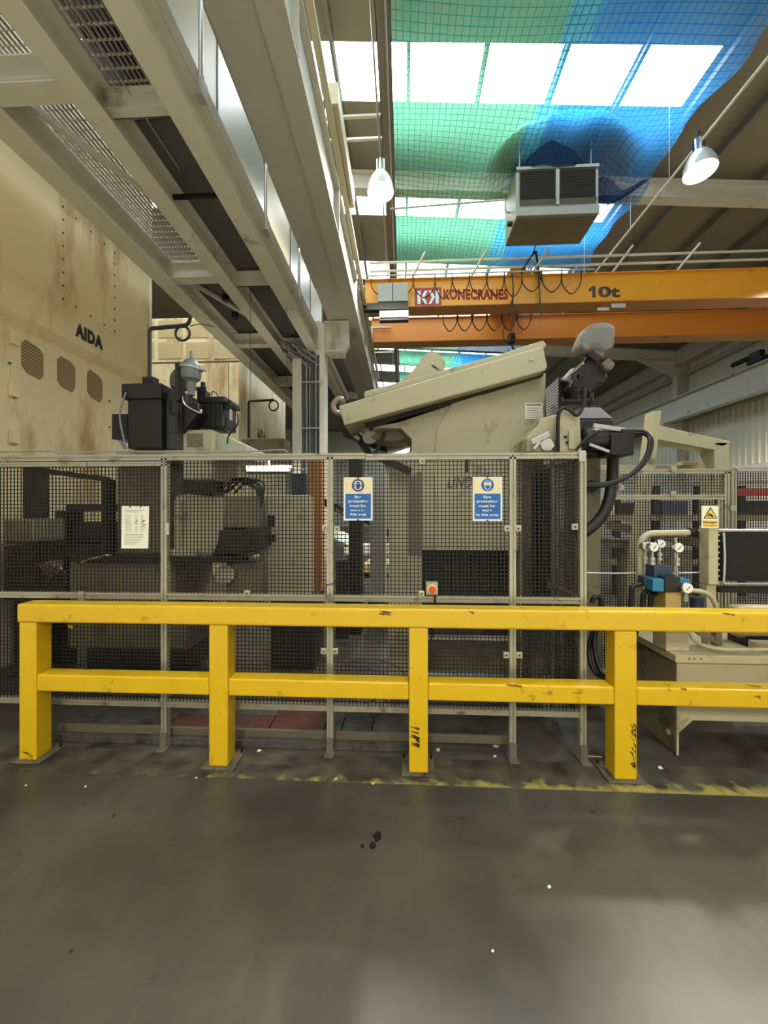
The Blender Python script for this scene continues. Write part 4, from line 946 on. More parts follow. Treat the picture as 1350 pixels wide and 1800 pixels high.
# leaning beige frame at the far right
YF2 = 4.3
r = thing('coil_guard_frame', 'beige square-tube frame leaning beyond the rear mesh guard', 'frame', (P(1200, 1000, YF2).x, YF2 + 0.1, 0))
MB().prism([P(1149, 722, YF2), P(1163, 722, YF2), P(1136, 960, YF2), P(1116, 1200, YF2 + 0.01), P(1098, 1200, YF2 + 0.01), P(1120, 960, YF2)], (0, 0.15, 0)).build('raking_post', M_BEIGE, r, 0.006)
MB().ppoly([(1158, 748), (1285, 776), (1262, 792), (1154, 772)], YF2 + 0.02, 0.22).build('top_beam', M_BEIGE, r, 0.006)
MB().box(P(1259, 800, YF2).x, P(1284, 800, YF2).x, YF2 + 0.02, YF2 + 0.24, 0.004, P(1270, 777, YF2).z).build('post', M_BEIGE, r, 0.006)
MB().pbox(1040, 1250, 817, 826, YF2 + 0.4, 0.1).pbox(1200, 1228, 811, 818, YF2 + 0.3, 0.1).build('rear_rail', M_BEIGE, r, 0.004)

# ------------------------------------------------------------------ things seen through the mesh, farther back
r = thing('orange_post', 'orange-brown square post standing behind the left guard mesh', 'post', (P(552, 900, 6.0).x, 6.1, 0))
a, b = P(540, 900, 6.0), P(566, 800, 6.0)
MB().box(a.x, b.x, 6.0, 6.2, 0.02, 2.42).build('shaft', M_ORG2, r, 0.01)
MB().box(a.x - 0.06, b.x + 0.06, 5.94, 6.26, 0.004, 0.02).build('base_plate', M_DARK, r)
r = thing('strip_light', 'lit fluorescent strip light on the press behind the mesh', 'light', (P(472, 826, 6.4).x, 6.4, P(472, 826, 6.4).z))
MB().pbox(432, 512, 818, 822, 6.4, 0.08).build('batten', M_WHITE, r)
MB().cyl(P(434, 826, 6.4), P(510, 826, 6.4), 0.022, 12).build('tube', M_TUBE, r)
MB().pbox(470, 474, 800, 818, 6.42, 0.03).build('bracket', M_STEELG, r)
def strip_glow(par, x, y, z, ln, watts):
    ld = bpy.data.lights.new('tube_light', 'AREA'); ld.shape = 'RECTANGLE'; ld.size = ln; ld.size_y = 0.08; ld.energy = watts; ld.color = (1.0, 0.9, 0.68)
    lo = bpy.data.objects.new('tube_light', ld); COL.objects.link(lo); lo.parent = par; lo.location = Vector((x, y, z)) - origin_of(par)
    return lo
for px in (440, 504):
    c = P(px, 818, 6.44)
    MB().tube([(c.x, c.y, c.z), (c.x, c.y, ZP + 0.3)], 0.004, 6, 1).build('hanger_wire', M_DARK, r)
q = P(472, 826, 6.36)
strip_glow(r, q.x, q.y - 0.02, q.z, 0.7, 60).rotation_euler = (radians(90), 0, 0)
for nm, px0, px1, py0, py1, Y, dep, m, lab, cat in (
        ('die_cabinet', 512, 538, 832, 872, 6.3, 0.4, M_BLUED, 'dark blue-grey switch cabinet beside the orange post', 'cabinet'),
        ('grey_locker', 5, 58, 912, 952, 3.28, 0.34, M_BEIGE, 'small beige box on the dark die rack at far left', 'box')):
    r = thing(nm, lab, cat, (P(px0, py1, Y).x, Y, 0.004))
    MB().pbox(px0, px1, py0, py1, Y, dep).build('body', m, r, 0.008)
    if nm != 'grey_locker':
        x0, x1 = P(px0, py1, Y).x, P(px1, py1, Y).x
        for x in (x0 + 0.05, x1 - 0.05): MB().box(x - 0.03, x + 0.03, Y + 0.02, Y + dep - 0.02, 0.004, P(px0, py1, Y).z).build('leg', M_DARK, r)
    else:
        MB().pbox(px0 + 3, px1 - 3, py0 + 3, py1 - 3, Y - 0.006, 0.006).build('door', M_BEIGE2, r)
YD = 3.65
r = thing('die_rack', 'black steel die rack of posts and rails behind the far left mesh', 'rack', (P(80, 1000, YD).x, YD + 0.3, 0))
for px in (40, 178):
    MB().box(P(px, 900, YD).x, P(px + (26 if px < 100 else 10), 900, YD).x, YD, YD + 0.12, 0.004 if px < 100 else P(px, 978, YK - 0.06).z, P(px, 820 if px < 100 else 842, YD).z).build('upright', M_DARK, r)
for y0, y1, x0, x1 in ((887, 898, 115, 185), (918, 945, 60, 182), (948, 978, 115, 182), (952, 956, 8, 182), (960, 1045, 8, 118), (1048, 1056, 8, 116)):
    MB().pbox(x0, x1, y0, y1, YD + 0.02, 0.4).build('shelf_beam', M_DARK, r, 0.005)
MB().bar(P(64, 826, YD), P(192, 843, YD), 0.04, 0.05).build('sloping_bar', M_DARK, r)
MB().pbox(95, 117, 897, 960, YD - 0.05, 0.2).build('die_block', M_DARK, r, 0.01)
MB().pbox(2, 122, 1046, 1240, YD + 0.2, 0.1).build('skirt', M_BLACK, r)
mb = MB()
for k in range(8): mb.tube([P(66 + 3 * k, 992 + 3 * k, YD - 0.02), P(85 + 4 * k, 988 + 2 * k, YD - 0.04), P(112, 985 + 4 * k, YD - 0.02)], 0.007, 6, 3)
mb.build('chrome_pipes', M_CHR, r, smooth=60)
r = thing('transfer_conveyor', 'far conveyor with bright trays seen through the middle mesh', 'conveyor', (P(650, 1000, 7.0).x, 7.2, 0))
MB().prism([P(625, 1006, 7), P(645, 990, 7), P(722, 990, 7), P(722, 1006, 7)], (0, 0.5, 0.02)).build('tray', M_WHITE, r)
MB().pbox(605, 722, 958, 975, 8.0, 0.4).build('rear_panel', M_WHITE, r)
MB().prism([P(690, 1004, 6.8), P(708, 992, 6.8), P(724, 986, 6.8), P(724, 996, 6.8)], (0, 0.6, 0.15)).build('bright_sheet', M_CHR, r)
MB().prism([P(567, 940, 6.2), P(590, 948, 6.2), P(620, 962, 6.2), P(600, 962, 6.2)], (0, 0.3, 0.15)).build('bright_sheet', M_CHR, r)
mb = MB()
for k in range(5): mb.pbox(640 - 4 * k, 722, 992 + 3.2 * k, 994 + 3.2 * k, 6.95 - 0.02 * k, 0.3)
mb.build('slats', mat('pale_timber', (214, 190, 140), 0.6), r)
MB().pbox(600, 725, 1008, 1016, 7.0, 0.6).build('side_rail', M_DARK, r)
MB().pbox(610, 640, 985, 1040, 6.9, 0.1).build('yellow_guard', M_YEL, r)
for px in (600, 630, 690, 716):
    MB().box(P(px, 1000, 7.1).x - 0.05, P(px, 1000, 7.1).x + 0.05, 7.05, 7.15, 0.004, P(px, 1016, 7).z).build('leg', M_BEIGE2, r)
MB().bar(P(565, 880, 6.8), P(690, 940, 6.8), 0.1, 0.12).build('boom', M_DARK, r)
MB().bar(P(590, 895, 6.7), P(676, 940, 6.7), 0.02, 0.03).build('bright_edge', M_CHR, r)
r = thing('pillar_stand', 'dark machine pillar behind the ear protection sign', 'pillar', (P(625, 900, 5.0).x, 5.0, 0))
MB().box(P(614, 900, 5).x, P(636, 900, 5).x, 5, 5.2, 0.004, P(625, 805, 5).z).build('shaft', M_DARK, r)
MB().pbox(650, 678, 830, 1060, 5.3, 0.3).build('side_frame', M_STEELG, r)
MB().pbox(646, 682, 1060, 1066, 5.25, 0.4).build('plinth_top', M_DARK, r)
MB().box(P(646, 1060, 5.3).x, P(682, 1060, 5.3).x, 5.3, 5.65, 0.004, P(650, 1062, 5.3).z).build('plinth', M_DARK, r)
MB().pbox(590, 612, 985, 1060, 4.8, 0.4).build('black_box', M_BLACK, r)
MB().box(P(590, 1060, 4.8).x, P(612, 1060, 4.8).x, 4.8, 5.2, 0.004, P(600, 1058, 4.8).z).build('box_base', M_BLACK, r)
r = thing('far_workshop_racking', 'far racking with red beam beyond the right-hand mesh', 'racking', (P(1300, 900, 7.5).x, 7.6, 0))
MB().pbox(1240, 1420, 858, 872, 7.5, 0.1).build('red_beam', mat('red_beam_paint', (150, 50, 48), 0.5), r)
for px in (1080, 1150, 1225, 1300, 1380):
    MB().box(P(px, 900, 7.6).x, P(px, 900, 7.6).x + 0.12, 7.6, 7.7, 0.004, 2.1).build('upright', M_DARK, r)
MB().pbox(1040, 1420, 845, 850, 7.55, 0.1).pbox(1040, 1420, 905, 915, 7.55, 0.1).pbox(1040, 1420, 985, 993, 7.55, 0.1).build('shelf', M_BEIGE2, r)
for k, px in enumerate((1040, 1090, 1165, 1240, 1310)):
    MB().pbox(px, px + 45, 880 + 4 * (k % 2), 905, 7.6, 0.3).build('stored_case', (M_STEELG, M_DARK, M_BLUED, M_STEELG, M_DARK)[k], r, 0.01)
r = thing('scrap_table', 'low steel table with a bright edge behind the rear right guard', 'table', (P(1070, 990, 4.9).x, 5.0, 0))
MB().pbox(1036, 1105, 946, 950, 4.6, 0.5).build('top', M_CHR, r)
MB().pbox(1036, 1105, 950, 962, 4.62, 0.45).build('apron', M_BEIGE2, r)
for px in (1042, 1090): MB().box(P(px, 1000, 4.7).x, P(px, 1000, 4.7).x + 0.07, 4.7, 4.77, 0.004, P(px, 955, 4.7).z).build('leg', M_BEIGE2, r)
MB().bar(P(1065, 922, 4.8), P(1240, 958, 4.8), 0.05, 0.1).build('sloping_chute', M_BEIGE2, r)
tx = P(640, 1150, 3.2)
mb = MB()
for k in range(7):
    rr = 0.10 + 0.018 * k; c = P(652, 1190, 2.95)
    pts = [Vector((c.x + rr * 1.35 * cos(t), 2.95 + rr * sin(t) * 0.8, 0.13 + 0.02 * k + 0.08 * (1 + sin(t + k)))) for t in [j * pi / 8 for j in range(17)]]
    mb.tube(pts, 0.007, 6, 1)
tag(mb.build('coiled_cable', mat('cable_grey', (120, 116, 104), 0.45), smooth=60), 'loose coil of grey cable lying behind the middle guard mesh', 'cable')

# raised tread-plate floor inside the guard
r = thing('tread_plate_floor', 'oily steel tread plates laid inside the guard with a red section', 'floor plates', (-0.6, 2.9, 0.004))
xL, xR = P(100, 1300, 2.6).x, P(895, 1300, 2.6).x
MB().box(xL, P(742, 1300, 2.6).x, 2.56, 3.4, 0.006, 0.05).build('base_slab', M_PLATE, r)
MB().box(xL, xR, 2.60, 2.625, 0.05, 0.1).build('edge_angle', mat('grimy_angle', (92, 86, 68), 0.55, var=0.2, scale=8), r, 0.002)
e = [P(100, 1280, 2.63).x, P(290, 1280, 2.63).x, P(470, 1280, 2.63).x, P(568, 1280, 2.63).x, P(599, 1280, 2.63).x, P(653, 1280, 2.63).x, P(735, 1280, 2.63).x]
ms = [M_PLATE, M_REDPL, M_REDPL, M_PLATE, M_PLATE, M_PLATE]
for k in range(6):
    MB().box(e[k] + 0.004, e[k + 1] - 0.004, 2.628, 2.82, 0.052, 0.085).build('tread_plate', ms[k], r, 0.002)
MB().box(e[0], e[2], 2.825, 3.4, 0.052, 0.083).build('tread_plate', M_PLATE, r)
MB().box(e[2] + 0.005, e[3], 2.825, 3.4, 0.052, 0.083).build('tread_plate', M_REDPL, r)
MB().box(e[3] + 0.005, e[6], 2.825, 3.4, 0.052, 0.083).build('tread_plate', M_PLATE, r)

# ------------------------------------------------------------------ guard fences
def mesh_panel(mb, a, b, z0, z1, pitch=0.025, w=0.005):
    a = Vector(a); b = Vector(b); d = b - a; L = d.length; d.normalize()
    n = int(L / pitch)
    for i in range(1, n):
        p = a + d * (i * L / n); mb.bar((p.x, p.y, z0), (p.x, p.y, z1), w, w, (0, 1, 0.01))
    m = int((z1 - z0) / pitch)
    for j in range(1, m):
        z = z0 + (z1 - z0) * j / m
        mb.bar((a.x, a.y, z), (b.x, b.y, z), w, w)
    return mb
def profile(mb, a, b, w=0.04, h=0.04, up=(0, 0, 1)):
    """Slotted aluminium extrusion: four corner ribs round a recessed core."""
    a = Vector(a); b = Vector(b); d = (b - a).normalized(); u = Vector(up)
    x = d.cross(u)
    if x.length < 1e-4: x = Vector((1, 0, 0)); u = Vector((0, 1, 0))
    x.normalize(); u = x.cross(d)
    mb.bar(a, b, w * 0.6, h * 0.6, up if abs(d.z) < 0.9 else (0, 1, 0))
    for i in (-1, 1):
        for j in (-1, 1):
            o = x * (i * w * 0.33) + u * (j * h * 0.33)
            mb.bar(a + o, b + o, w * 0.34, h * 0.34, up if abs(d.z) < 0.9 else (0, 1, 0))
    return mb
YG = 2.54
ZT = P(700, 797, YG).z
ZM = P(700, 1052, YG).z
ZB = P(700, 1246, YG).z
xs = [-3.9, P(291, 900, YG).x, P(581, 900, YG).x, P(900, 900, YG).x, P(1023, 900, YG).x]
r = thing('mesh_guard', 'aluminium framed mesh guard directly behind the yellow barrier', 'guard fence', (-0.6, YG, 0))
for i, x in enumerate(xs):
    zt = ZT - 0.02
    profile(MB(), (x, YG, 0.012 if i else 0.012), (x, YG, zt)).build('post', M_ALU, r)
    MB().box(x - 0.03, x + 0.03, YG - 0.07, YG + 0.05, 0.006, 0.014).box(x - 0.022, x + 0.022, YG - 0.03, YG - 0.021, 0.01, 0.11).build('foot_bracket', MATS['grimy_foot'] if 'grimy_foot' in MATS else mat('grimy_foot', (110, 106, 92), 0.5, 0.3, var=0.2, scale=20), r, 0.001)
xm = P(642, 800, YG).x
for x0, x1, z in ((xs[0] - 0.02, xm, ZT), (xm + 0.004, xs[4] + 0.02, ZT - 0.006)):
    profile(MB(), (x0, YG, z - 0.018), (x1, YG, z - 0.018)).build('top_rail', M_ALU, r)
profile(MB(), (xs[0], YG - 0.005, ZT - 0.06), (xs[1] + 0.02, YG - 0.005, ZT - 0.06), 0.03, 0.03).build('panel_rail', M_ALU, r)
for i in range(4):
    x0, x1 = xs[i] + 0.022, xs[i + 1] - 0.022
    profile(MB(), (x0, YG, ZM), (x1, YG, ZM)).build('mid_rail', M_ALU, r)
    profile(MB(), (x0, YG, ZB), (x1, YG, ZB), 0.04, 0.035).build('bottom_rail', M_ALU, r)
    mb = MB(); mesh_panel(mb, (x0, YG, 0), (x1, YG, 0), ZM + 0.015, ZT - 0.03); mb.build('mesh_panel', M_WIRE, r)
    mb = MB(); mesh_panel(mb, (x0, YG, 0), (x1, YG, 0), ZB + 0.015, ZM - 0.015); mb.build('mesh_panel', M_WIRE, r)
# return run going back from the right corner
YE2 = 3.5
profile(MB(), (xs[4], YG + 0.02, ZT - 0.018), (xs[4], YE2, ZT - 0.018)).build('top_rail', M_ALU, r)
profile(MB(), (xs[4], YG + 0.02, ZM), (xs[4], YE2, ZM)).build('mid_rail', M_ALU, r)
profile(MB(), (xs[4], YG + 0.02, ZB), (xs[4], YE2, ZB)).build('bottom_rail', M_ALU, r)
profile(MB(), (xs[4], YE2, 0.012), (xs[4], YE2, ZT - 0.02)).build('post', M_ALU, r)
profile(MB(), (xs[4], 2.98, 0.012), (xs[4], 2.98, ZT - 0.02)).build('post', M_ALU, r)
mb = MB(); mesh_panel(mb, (xs[4], YG + 0.02, 0), (xs[4], YE2 - 0.02, 0), ZM + 0.015, ZT - 0.03); mb.build('mesh_panel', M_WIRE, r)
mb = MB(); mesh_panel(mb, (xs[4], YG + 0.02, 0), (xs[4], YE2 - 0.02, 0), ZB + 0.015, ZM - 0.015); mb.build('mesh_panel', M_WIRE, r)
for px, py in ((571, 928), (592, 930), (892, 929), (569, 1145), (589, 1145), (890, 1152), (1011, 926), (434, 1043), (741, 1044), (742, 811), (911, 929), (913, 1152)):
    q = P(px, py, YG - 0.022)
    c = MB().box(q.x - 0.02, q.x + 0.02, YG - 0.024, YG - 0.004, q.z - 0.02, q.z + 0.02).build('mesh_clip', M_ALU, r, 0.003)
    MB().cyl((q.x, YG - 0.024, q.z), (q.x, YG - 0.028, q.z), 0.006, 8).build('clip_screw', M_DARK, c)
q = P(1023, 802, YG - 0.02)
MB().box(q.x - 0.022, q.x + 0.022, YG - 0.03, YG - 0.02, ZT - 0.065, ZT + 0.005).build('corner_cap', M_GALV, r, 0.004)
q = P(294, 930, YG - 0.03)
MB().box(q.x - 0.012, q.x + 0.012, YG - 0.034, YG - 0.02, q.z - 0.04, q.z + 0.04).build('latch', M_GALV, r, 0.004)
for px, py, py2 in ((145, 813, 822), (141, 1040, 1058)):
    q = P(px, py, YG - 0.03)
    MB().box(q.x - 0.02, q.x + 0.02, YG - 0.03, YG - 0.015, P(px, py2, YG).z, q.z).cyl((q.x, YG - 0.03, q.z - 0.02), (q.x, YG - 0.036, q.z - 0.02), 0.008, 10).build('hinge_block', M_ALU, r, 0.004)
MB().tube([P(572, 1029, YG - 0.026), P(581, 1027, YG - 0.028), P(589, 1025, YG - 0.026)], 0.003, 6, 3).build('cable_tie', M_RUB, r)
mb = MB()
mb.tube([(xs[0], YG - 0.01, ZT + 0.006), P(60, 793, YG - 0.01), P(110, 796, YG - 0.01), P(200, 793.5, YG), P(330, 794.5, YG), P(430, 794, YG), P(470, 792, YG), P(498, 791, YG), P(505, 795, YG)], 0.005, 6, 6)
tag(mb.build('loose_cable', M_CAB, smooth=60), 'thin grey cable lying along the top rail of the guard', 'cable')

YR = 3.28
ZT2 = P(1150, 829, YR).z; ZM2 = P(1150, 874, YR).z
r = thing('rear_mesh_guard', 'rear mesh guard with double top rail behind the hydraulic unit', 'guard fence', (2.0, YR, 0))
xa, xb, xc = P(1030, 900, YR).x, P(1275, 900, YR).x, P(1560, 900, YR).x
xp = P(1086, 850, YR).x
for x in (xa + 0.02, xb): profile(MB(), (x, YR, 0.012), (x, YR, ZT2)).build('post', M_ALU, r)
profile(MB(), (xb - 0.045, YR + 0.01, 0.012), (xb - 0.045, YR + 0.01, ZM2)).build('post', M_ALU, r)
profile(MB(), (xa, YR, ZT2), (xb + 0.02, YR, ZT2)).build('top_rail', M_ALU, r)
profile(MB(), (xa, YR, ZM2), (xb - 0.02, YR, ZM2)).build('mid_rail', M_ALU, r)
profile(MB(), (xp, YR, ZM2 + 0.02), (xp, YR, ZT2 - 0.02), 0.03, 0.03).build('short_post', M_ALU, r)
mb = MB(); mesh_panel(mb, (xp, YR, 0), (xb - 0.02, YR, 0), ZM2 + 0.02, ZT2 - 0.02, 0.022); mb.build('mesh_panel', M_WIRE, r)
mb = MB(); mesh_panel(mb, (xa + 0.04, YR, 0), (xb - 0.06, YR, 0), 0.3, ZM2 - 0.02, 0.022); mb.build('mesh_panel', M_WIRE, r)
for px, py in ((1183, 825), (1182, 868), (1034, 896), (1034, 1003), (1287, 894), (1090, 858)):
    q = P(px, py, YR - 0.02)
    MB().box(q.x - 0.022, q.x + 0.022, YR - 0.036, YR - 0.02, q.z - 0.022, q.z + 0.022).build('mesh_clip', M_ALU, r, 0.003)
r = thing('side_mesh_guard', 'dense mesh guard at the far right edge behind the oil cooler', 'guard fence', (P(1330, 900, YR + 0.3).x, YR + 0.3, 0))
Y3 = YR + 0.3
zt3 = P(1320, 824, Y3).z
xa3 = P(1288, 900, Y3).x
profile(MB(), (xa3, Y3, zt3), (xc, Y3, zt3)).build('top_rail', M_STEELG, r)
for x in (xa3, xc): profile(MB(), (x, Y3, 0.012), (x, Y3, zt3)).build('post', M_ALU, r)
mb = MB(); mesh_panel(mb, (xa3 + 0.02, Y3, 0), (xc - 0.02, Y3, 0), 0.3, zt3 - 0.02, 0.022); mb.build('mesh_panel', M_WIRE, r)

# ------------------------------------------------------------------ signs, notice and stop button on the guard
YS = YG - 0.034
def sign(px0, px1, py0, py1, lines, label, eye):
    a, b = P(px0, py1, YS), P(px1, py0, YS); w, h = b.x - a.x, b.z - a.z
    r = thing('safety_sign', label, 'sign', ((a.x + b.x) / 2, YS, a.z))
    MB().box(a.x, b.x, YS, YS + 0.004, a.z, b.z).build('board', M_SIGNW, r)
    X = lambda u: a.x + w * u
    Z = lambda v: a.z + h * v
    MB().box(X(0.03), X(0.97), YS - 0.0012, YS, Z(0.63), Z(0.985)).build('cream_field', M_SIGNC, r)
    MB().box(X(0.06), X(0.94), YS - 0.0012, YS, Z(0.045), Z(0.62)).build('blue_field', M_SIGNB, r)
    cx, cz = X(0.5), Z(0.815); R = w * 0.215
    d = MB().cyl((cx, YS - 0.001, cz), (cx, YS - 0.0022, cz), R, 36).build('round_symbol', M_SIGNB if eye else mat('symbol_blue', (40, 62, 96), 0.4), r)
    def disc(pts, m, nm, k=1):
        MB().prism([(cx + x * R, YS - 0.0022 - 0.0006 * k, cz + z * R) for x, z in pts], (0, 0.0006, 0)).build(nm, m, d)
    ell = lambda ex, ez, x0=0, z0=0, n=20: [(x0 + ex * cos(2 * pi * k / n), z0 + ez * sin(2 * pi * k / n)) for k in range(n)]
    if eye:
        disc([(-0.55, 0.35), (-0.42, 0.6), (0, 0.7), (0.42, 0.6), (0.55, 0.35), (0.52, -0.2), (0.36, -0.6), (0, -0.85), (-0.36, -0.6), (-0.52, -0.2)], M_SIGNW, 'head_outline')
        disc([(-0.46, 0.2), (-0.4, -0.2), (-0.28, -0.52), (0, -0.74), (0.28, -0.52), (0.4, -0.2), (0.46, 0.2)], M_SIGNB, 'face', 2)
        disc([(-0.44, 0.38), (-0.3, 0.56), (0.3, 0.56), (0.44, 0.38)], M_SIGNB, 'forehead', 2)
        disc([(-0.62, 0.22), (0.62, 0.22), (0.62, 0.1), (0.5, -0.08), (0.12, -0.1), (0, 0.04), (-0.12, -0.1), (-0.5, -0.08), (-0.62, 0.1)], M_SIGNC, 'goggles', 3)
    else:
        disc(ell(0.72, 0.74), M_SIGNW, 'head_outline')
        disc([(-0.36, 0.3), (-0.3, -0.45), (0, -0.7), (0.3, -0.45), (0.36, 0.3)], mat('face_blue', (40, 62, 96), 0.4), 'face', 2)
        disc([(-0.4, 0.36), (-0.3, 0.52), (0.0, 0.6), (0.3, 0.52), (0.4, 0.36)], MATS['face_blue'], 'hair', 2)
        for s in (-1, 1): disc(ell(0.13, 0.3, s * 0.56, -0.02), M_SIGNB, 'ear_cup', 2)
    n = len(lines); top, bot = 0.585, 0.085; lh = (top - bot) / n
    for i, (t, u0, u1) in enumerate(lines):
        asc = any(c in 'bdfhklt' or c.isupper() for c in t); des = any(c in 'gjpqy' for c in t)
        z1 = top - i * lh - lh * 0.1; z0 = z1 - lh * (0.62 if asc else 0.46) - (lh * 0.16 if des else 0)
        if not asc: z1 -= lh * 0.16; z0 = z1 - lh * 0.46
        text(t, (X(u0), YS - 0.0012, Z(z0)), (X(u1), YS - 0.0012, Z(z0)), h * (z1 - z0), M_SIGNW, r, thick=0.001, bold=0.03)
    for v in (0.99, 0.012):
        MB().cyl((cx, YS - 0.004, Z(v)), (cx, YS, Z(v)), 0.006, 8).build('fixing', M_DARK, r)
sign(604, 655, 839, 915, [('Ear', .38, .62), ('protection', .16, .85), ('must be', .21, .76), ('worn in', .23, .72), ('this area', .21, .78)], 'blue and cream ear protection sign on the middle guard panel', False)
sign(831, 883, 838, 916, [('Eye', .36, .62), ('protection', .13, .82), ('must be', .2, .75), ('worn', .31, .64), ('in this area', .12, .87)], 'blue and cream eye protection sign beside the right-hand guard post', True)
a, b = P(213, 964, YS), P(262, 890, YS); w, h = b.x - a.x, b.z - a.z
r = thing('paper_notice', 'printed white sheet with red pen marks clipped to the left mesh', 'notice', ((a.x + b.x) / 2, YS, a.z))
MB().prism([(a.x, YS, a.z), (b.x - 0.006, YS, a.z), (b.x, YS, b.z), (a.x + 0.004, YS, b.z + 0.002)], (0, 0.0015, 0)).build('sheet', M_WHITE, r)
mb = MB(); random.seed(3)
for k in range(22):
    v = 0.90 - 0.038 * k
    if k in (2, 14): continue
    if k < 2: segs = [(0.14, 0.82 - 0.2 * k)]
    elif k < 14: segs = [(0.14, 0.3 + 0.1 * random.random()), (0.5, 0.58 + 0.04 * random.random()), (0.7, 0.8)]
    elif k < 18: segs = [(0.14, 0.8)]
    else: segs = [(0.12, 0.5 + 0.3 * random.random())]
    for u0, u1 in segs:
        mb.box(a.x + w * u0, a.x + w * u1, YS - 0.0006, YS, a.z + h * v, a.z + h * (v + 0.01))
mb.build('print_lines', M_TEXTG, r)
mb = MB()
for k in range(16):
    u = 0.68 + 0.16 * random.random(); v = 0.46 + 0.2 * random.random()
    if k > 11: u = 0.46 + 0.08 * random.random()
    mb.bar((a.x + w * u, YS - 0.001, a.z + h * v), (a.x + w * (u + 0.08), YS - 0.001, a.z + h * (v + 0.03)), 0.001, 0.0022)
mb.build('red_pen_marks', M_PAPERR, r)
for u in (0.32, 0.7):
    MB().box(a.x + w * u - 0.003, a.x + w * u + 0.003, YS - 0.002, YS + 0.006, b.z - 0.012, b.z + 0.012).build('clip', M_DARK, r)
YSB = YG - 0.055
a, b = P(749, 1046, YSB), P(770, 1024, YSB)
r = thing('emergency_stop', 'red mushroom stop button in a grey box on the guard', 'button', ((a.x + b.x) / 2, YSB, a.z))
MB().box(a.x, b.x, YSB, YSB + 0.05, a.z, b.z).build('box', M_GREY, r, 0.004)
c = (a + b) / 2
MB().cyl((c.x, YSB - 0.001, c.z), (c.x, YSB - 0.006, c.z), 0.031, 28).build('collar', M_BUTY, r)
MB().lathe([(0.012, 0.006), (0.012, 0.02), (0.022, 0.022), (0.022, 0.03), (0.014, 0.036)], (c.x, YSB, c.z), (0, -1, 0), 24).build('mushroom', M_BUT, r, smooth=35)
MB().tube([(c.x + 0.02, YSB + 0.03, a.z), (c.x + 0.02, YSB + 0.03, a.z - 0.05), (c.x + 0.0, YSB + 0.04, a.z - 0.3)], 0.006, 6, 4).build('cable', M_RUB, r)

# ------------------------------------------------------------------ hydraulic power unit at the right
YU = 2.60
zf = 0.012
xU0 = P(1190, 1250, YU).x; xU1 = 3.6
zlip1, zlip0 = P(1185, 1151, YU - 0.02).z, P(1185, 1165, YU - 0.02).z
ztb = P(1250, 1267, YU).z
YUB = 3.08
r = thing('hydraulic_tank', 'beige hydraulic oil tank on the right behind the barrier', 'tank', (xU0 + 0.8, YU, zf))
xcut = P(1218, 1267, YU).x
prof = [(xU0, YU, zlip0), (xU0, YU, zf), (xU0 + 0.012, YU, zf), (xU0 + 0.012, YU, P(1192, 1288, YU).z), (xcut, YU, ztb), (xU1, YU, ztb), (xU1, YU, zlip0)]
MB().prism(prof, (0, 0.012, 0)).build('front_panel', M_BEIGE, r)
MB().box(xU0, xU0 + 0.012, YU + 0.012, YUB, zf, zlip0).build('side_panel', M_BEIGE2, r)
MB().box(xU0 + 0.012, xU1, YU + 0.013, YUB, ztb + 0.01, zlip0).build('vessel', M_BEIGE2, r)
MB().box(xU0 - 0.025, xU1, YU - 0.025, YUB + 0.03, zlip0, zlip1).build('lid', M_BEIGE, r, 0.006)
MB().cyl((xU0 - 0.004, YU + 0.08, 0.12), (xU0, YU + 0.08, 0.12), 0.02, 16).build('plug', M_BEIGE, r)
mb = MB()
for px in (1212, 1221, 1233): mb.cyl(P(px, 1158, YU - 0.026), P(px, 1158, YU - 0.032), 0.004, 8)
mb.build('lid_screws', M_DARK, r)
zt = zlip1
YV2 = YU + 0.04
r = thing('valve_manifold', 'beige manifold pillar carrying blue solenoid valves and dials', 'valve stack', (P(1192, 1150, YV2).x, YV2 + 0.05, zt))
xa, xb = P(1171, 1100, YV2).x, P(1212, 1100, YV2).x
MB().box(xa, xb, YV2, YV2 + 0.14, zt, P(1190, 1112, YV2).z).build('foot_block', M_BEIGE, r, 0.006)
MB().box(xa - 0.003, xb + 0.003, YV2 - 0.004, YV2 + 0.145, P(1190, 1112, YV2).z, P(1190, 1106, YV2).z).build('joint_plate', M_BEIGE, r, 0.003)
MB().box(P(1171, 1, YV2).x, P(1199, 1, YV2).x, YV2 + 0.005, YV2 + 0.12, P(1190, 1106, YV2).z, P(1190, 1040, YV2).z).build('manifold_block', mat('tan_block', (186, 160, 100), 0.45, var=0.08), r, 0.005)
MB().pbox(1169, 1196, 1015, 1041, YV2 - 0.01, 0.11).build('valve_body', M_BLACK, r, 0.004)
MB().pbox(1148, 1170, 1018, 1040, YV2, 0.08).build('solenoid', M_BLUE, r, 0.006)
MB().pbox(1196, 1214, 1018, 1034, YV2, 0.08).build('solenoid', M_BLUE, r, 0.006)
MB().pbox(1150, 1182, 995, 1015, YV2 + 0.06, 0.1).build('rear_valve', M_BLUED, r, 0.004)
MB().pbox(1133, 1150, 1014, 1030, YV2 + 0.06, 0.08).build('rear_solenoid', M_BLUED, r, 0.006)
def dial(px, py, Y, R, lab=None):
    c = P(px, py, Y)
    o = MB().lathe([(R * 0.9, 0.0), (R, -0.004), (R, -0.034), (R * 0.8, -0.04)], c, (0, -1, 0), 28).build('pressure_dial', M_CHR, r, smooth=35)
    MB().cyl((c.x, c.y - 0.0005, c.z), (c.x, c.y - 0.002, c.z), R * 0.84, 24).build('dial_face', M_GLASSF, o)
    MB().bar((c.x - R * 0.3, c.y - 0.003, c.z - R * 0.4), (c.x + R * 0.35, c.y - 0.003, c.z + R * 0.35), 0.001, 0.004).build('needle', M_INK, o)
    return c
stems = []
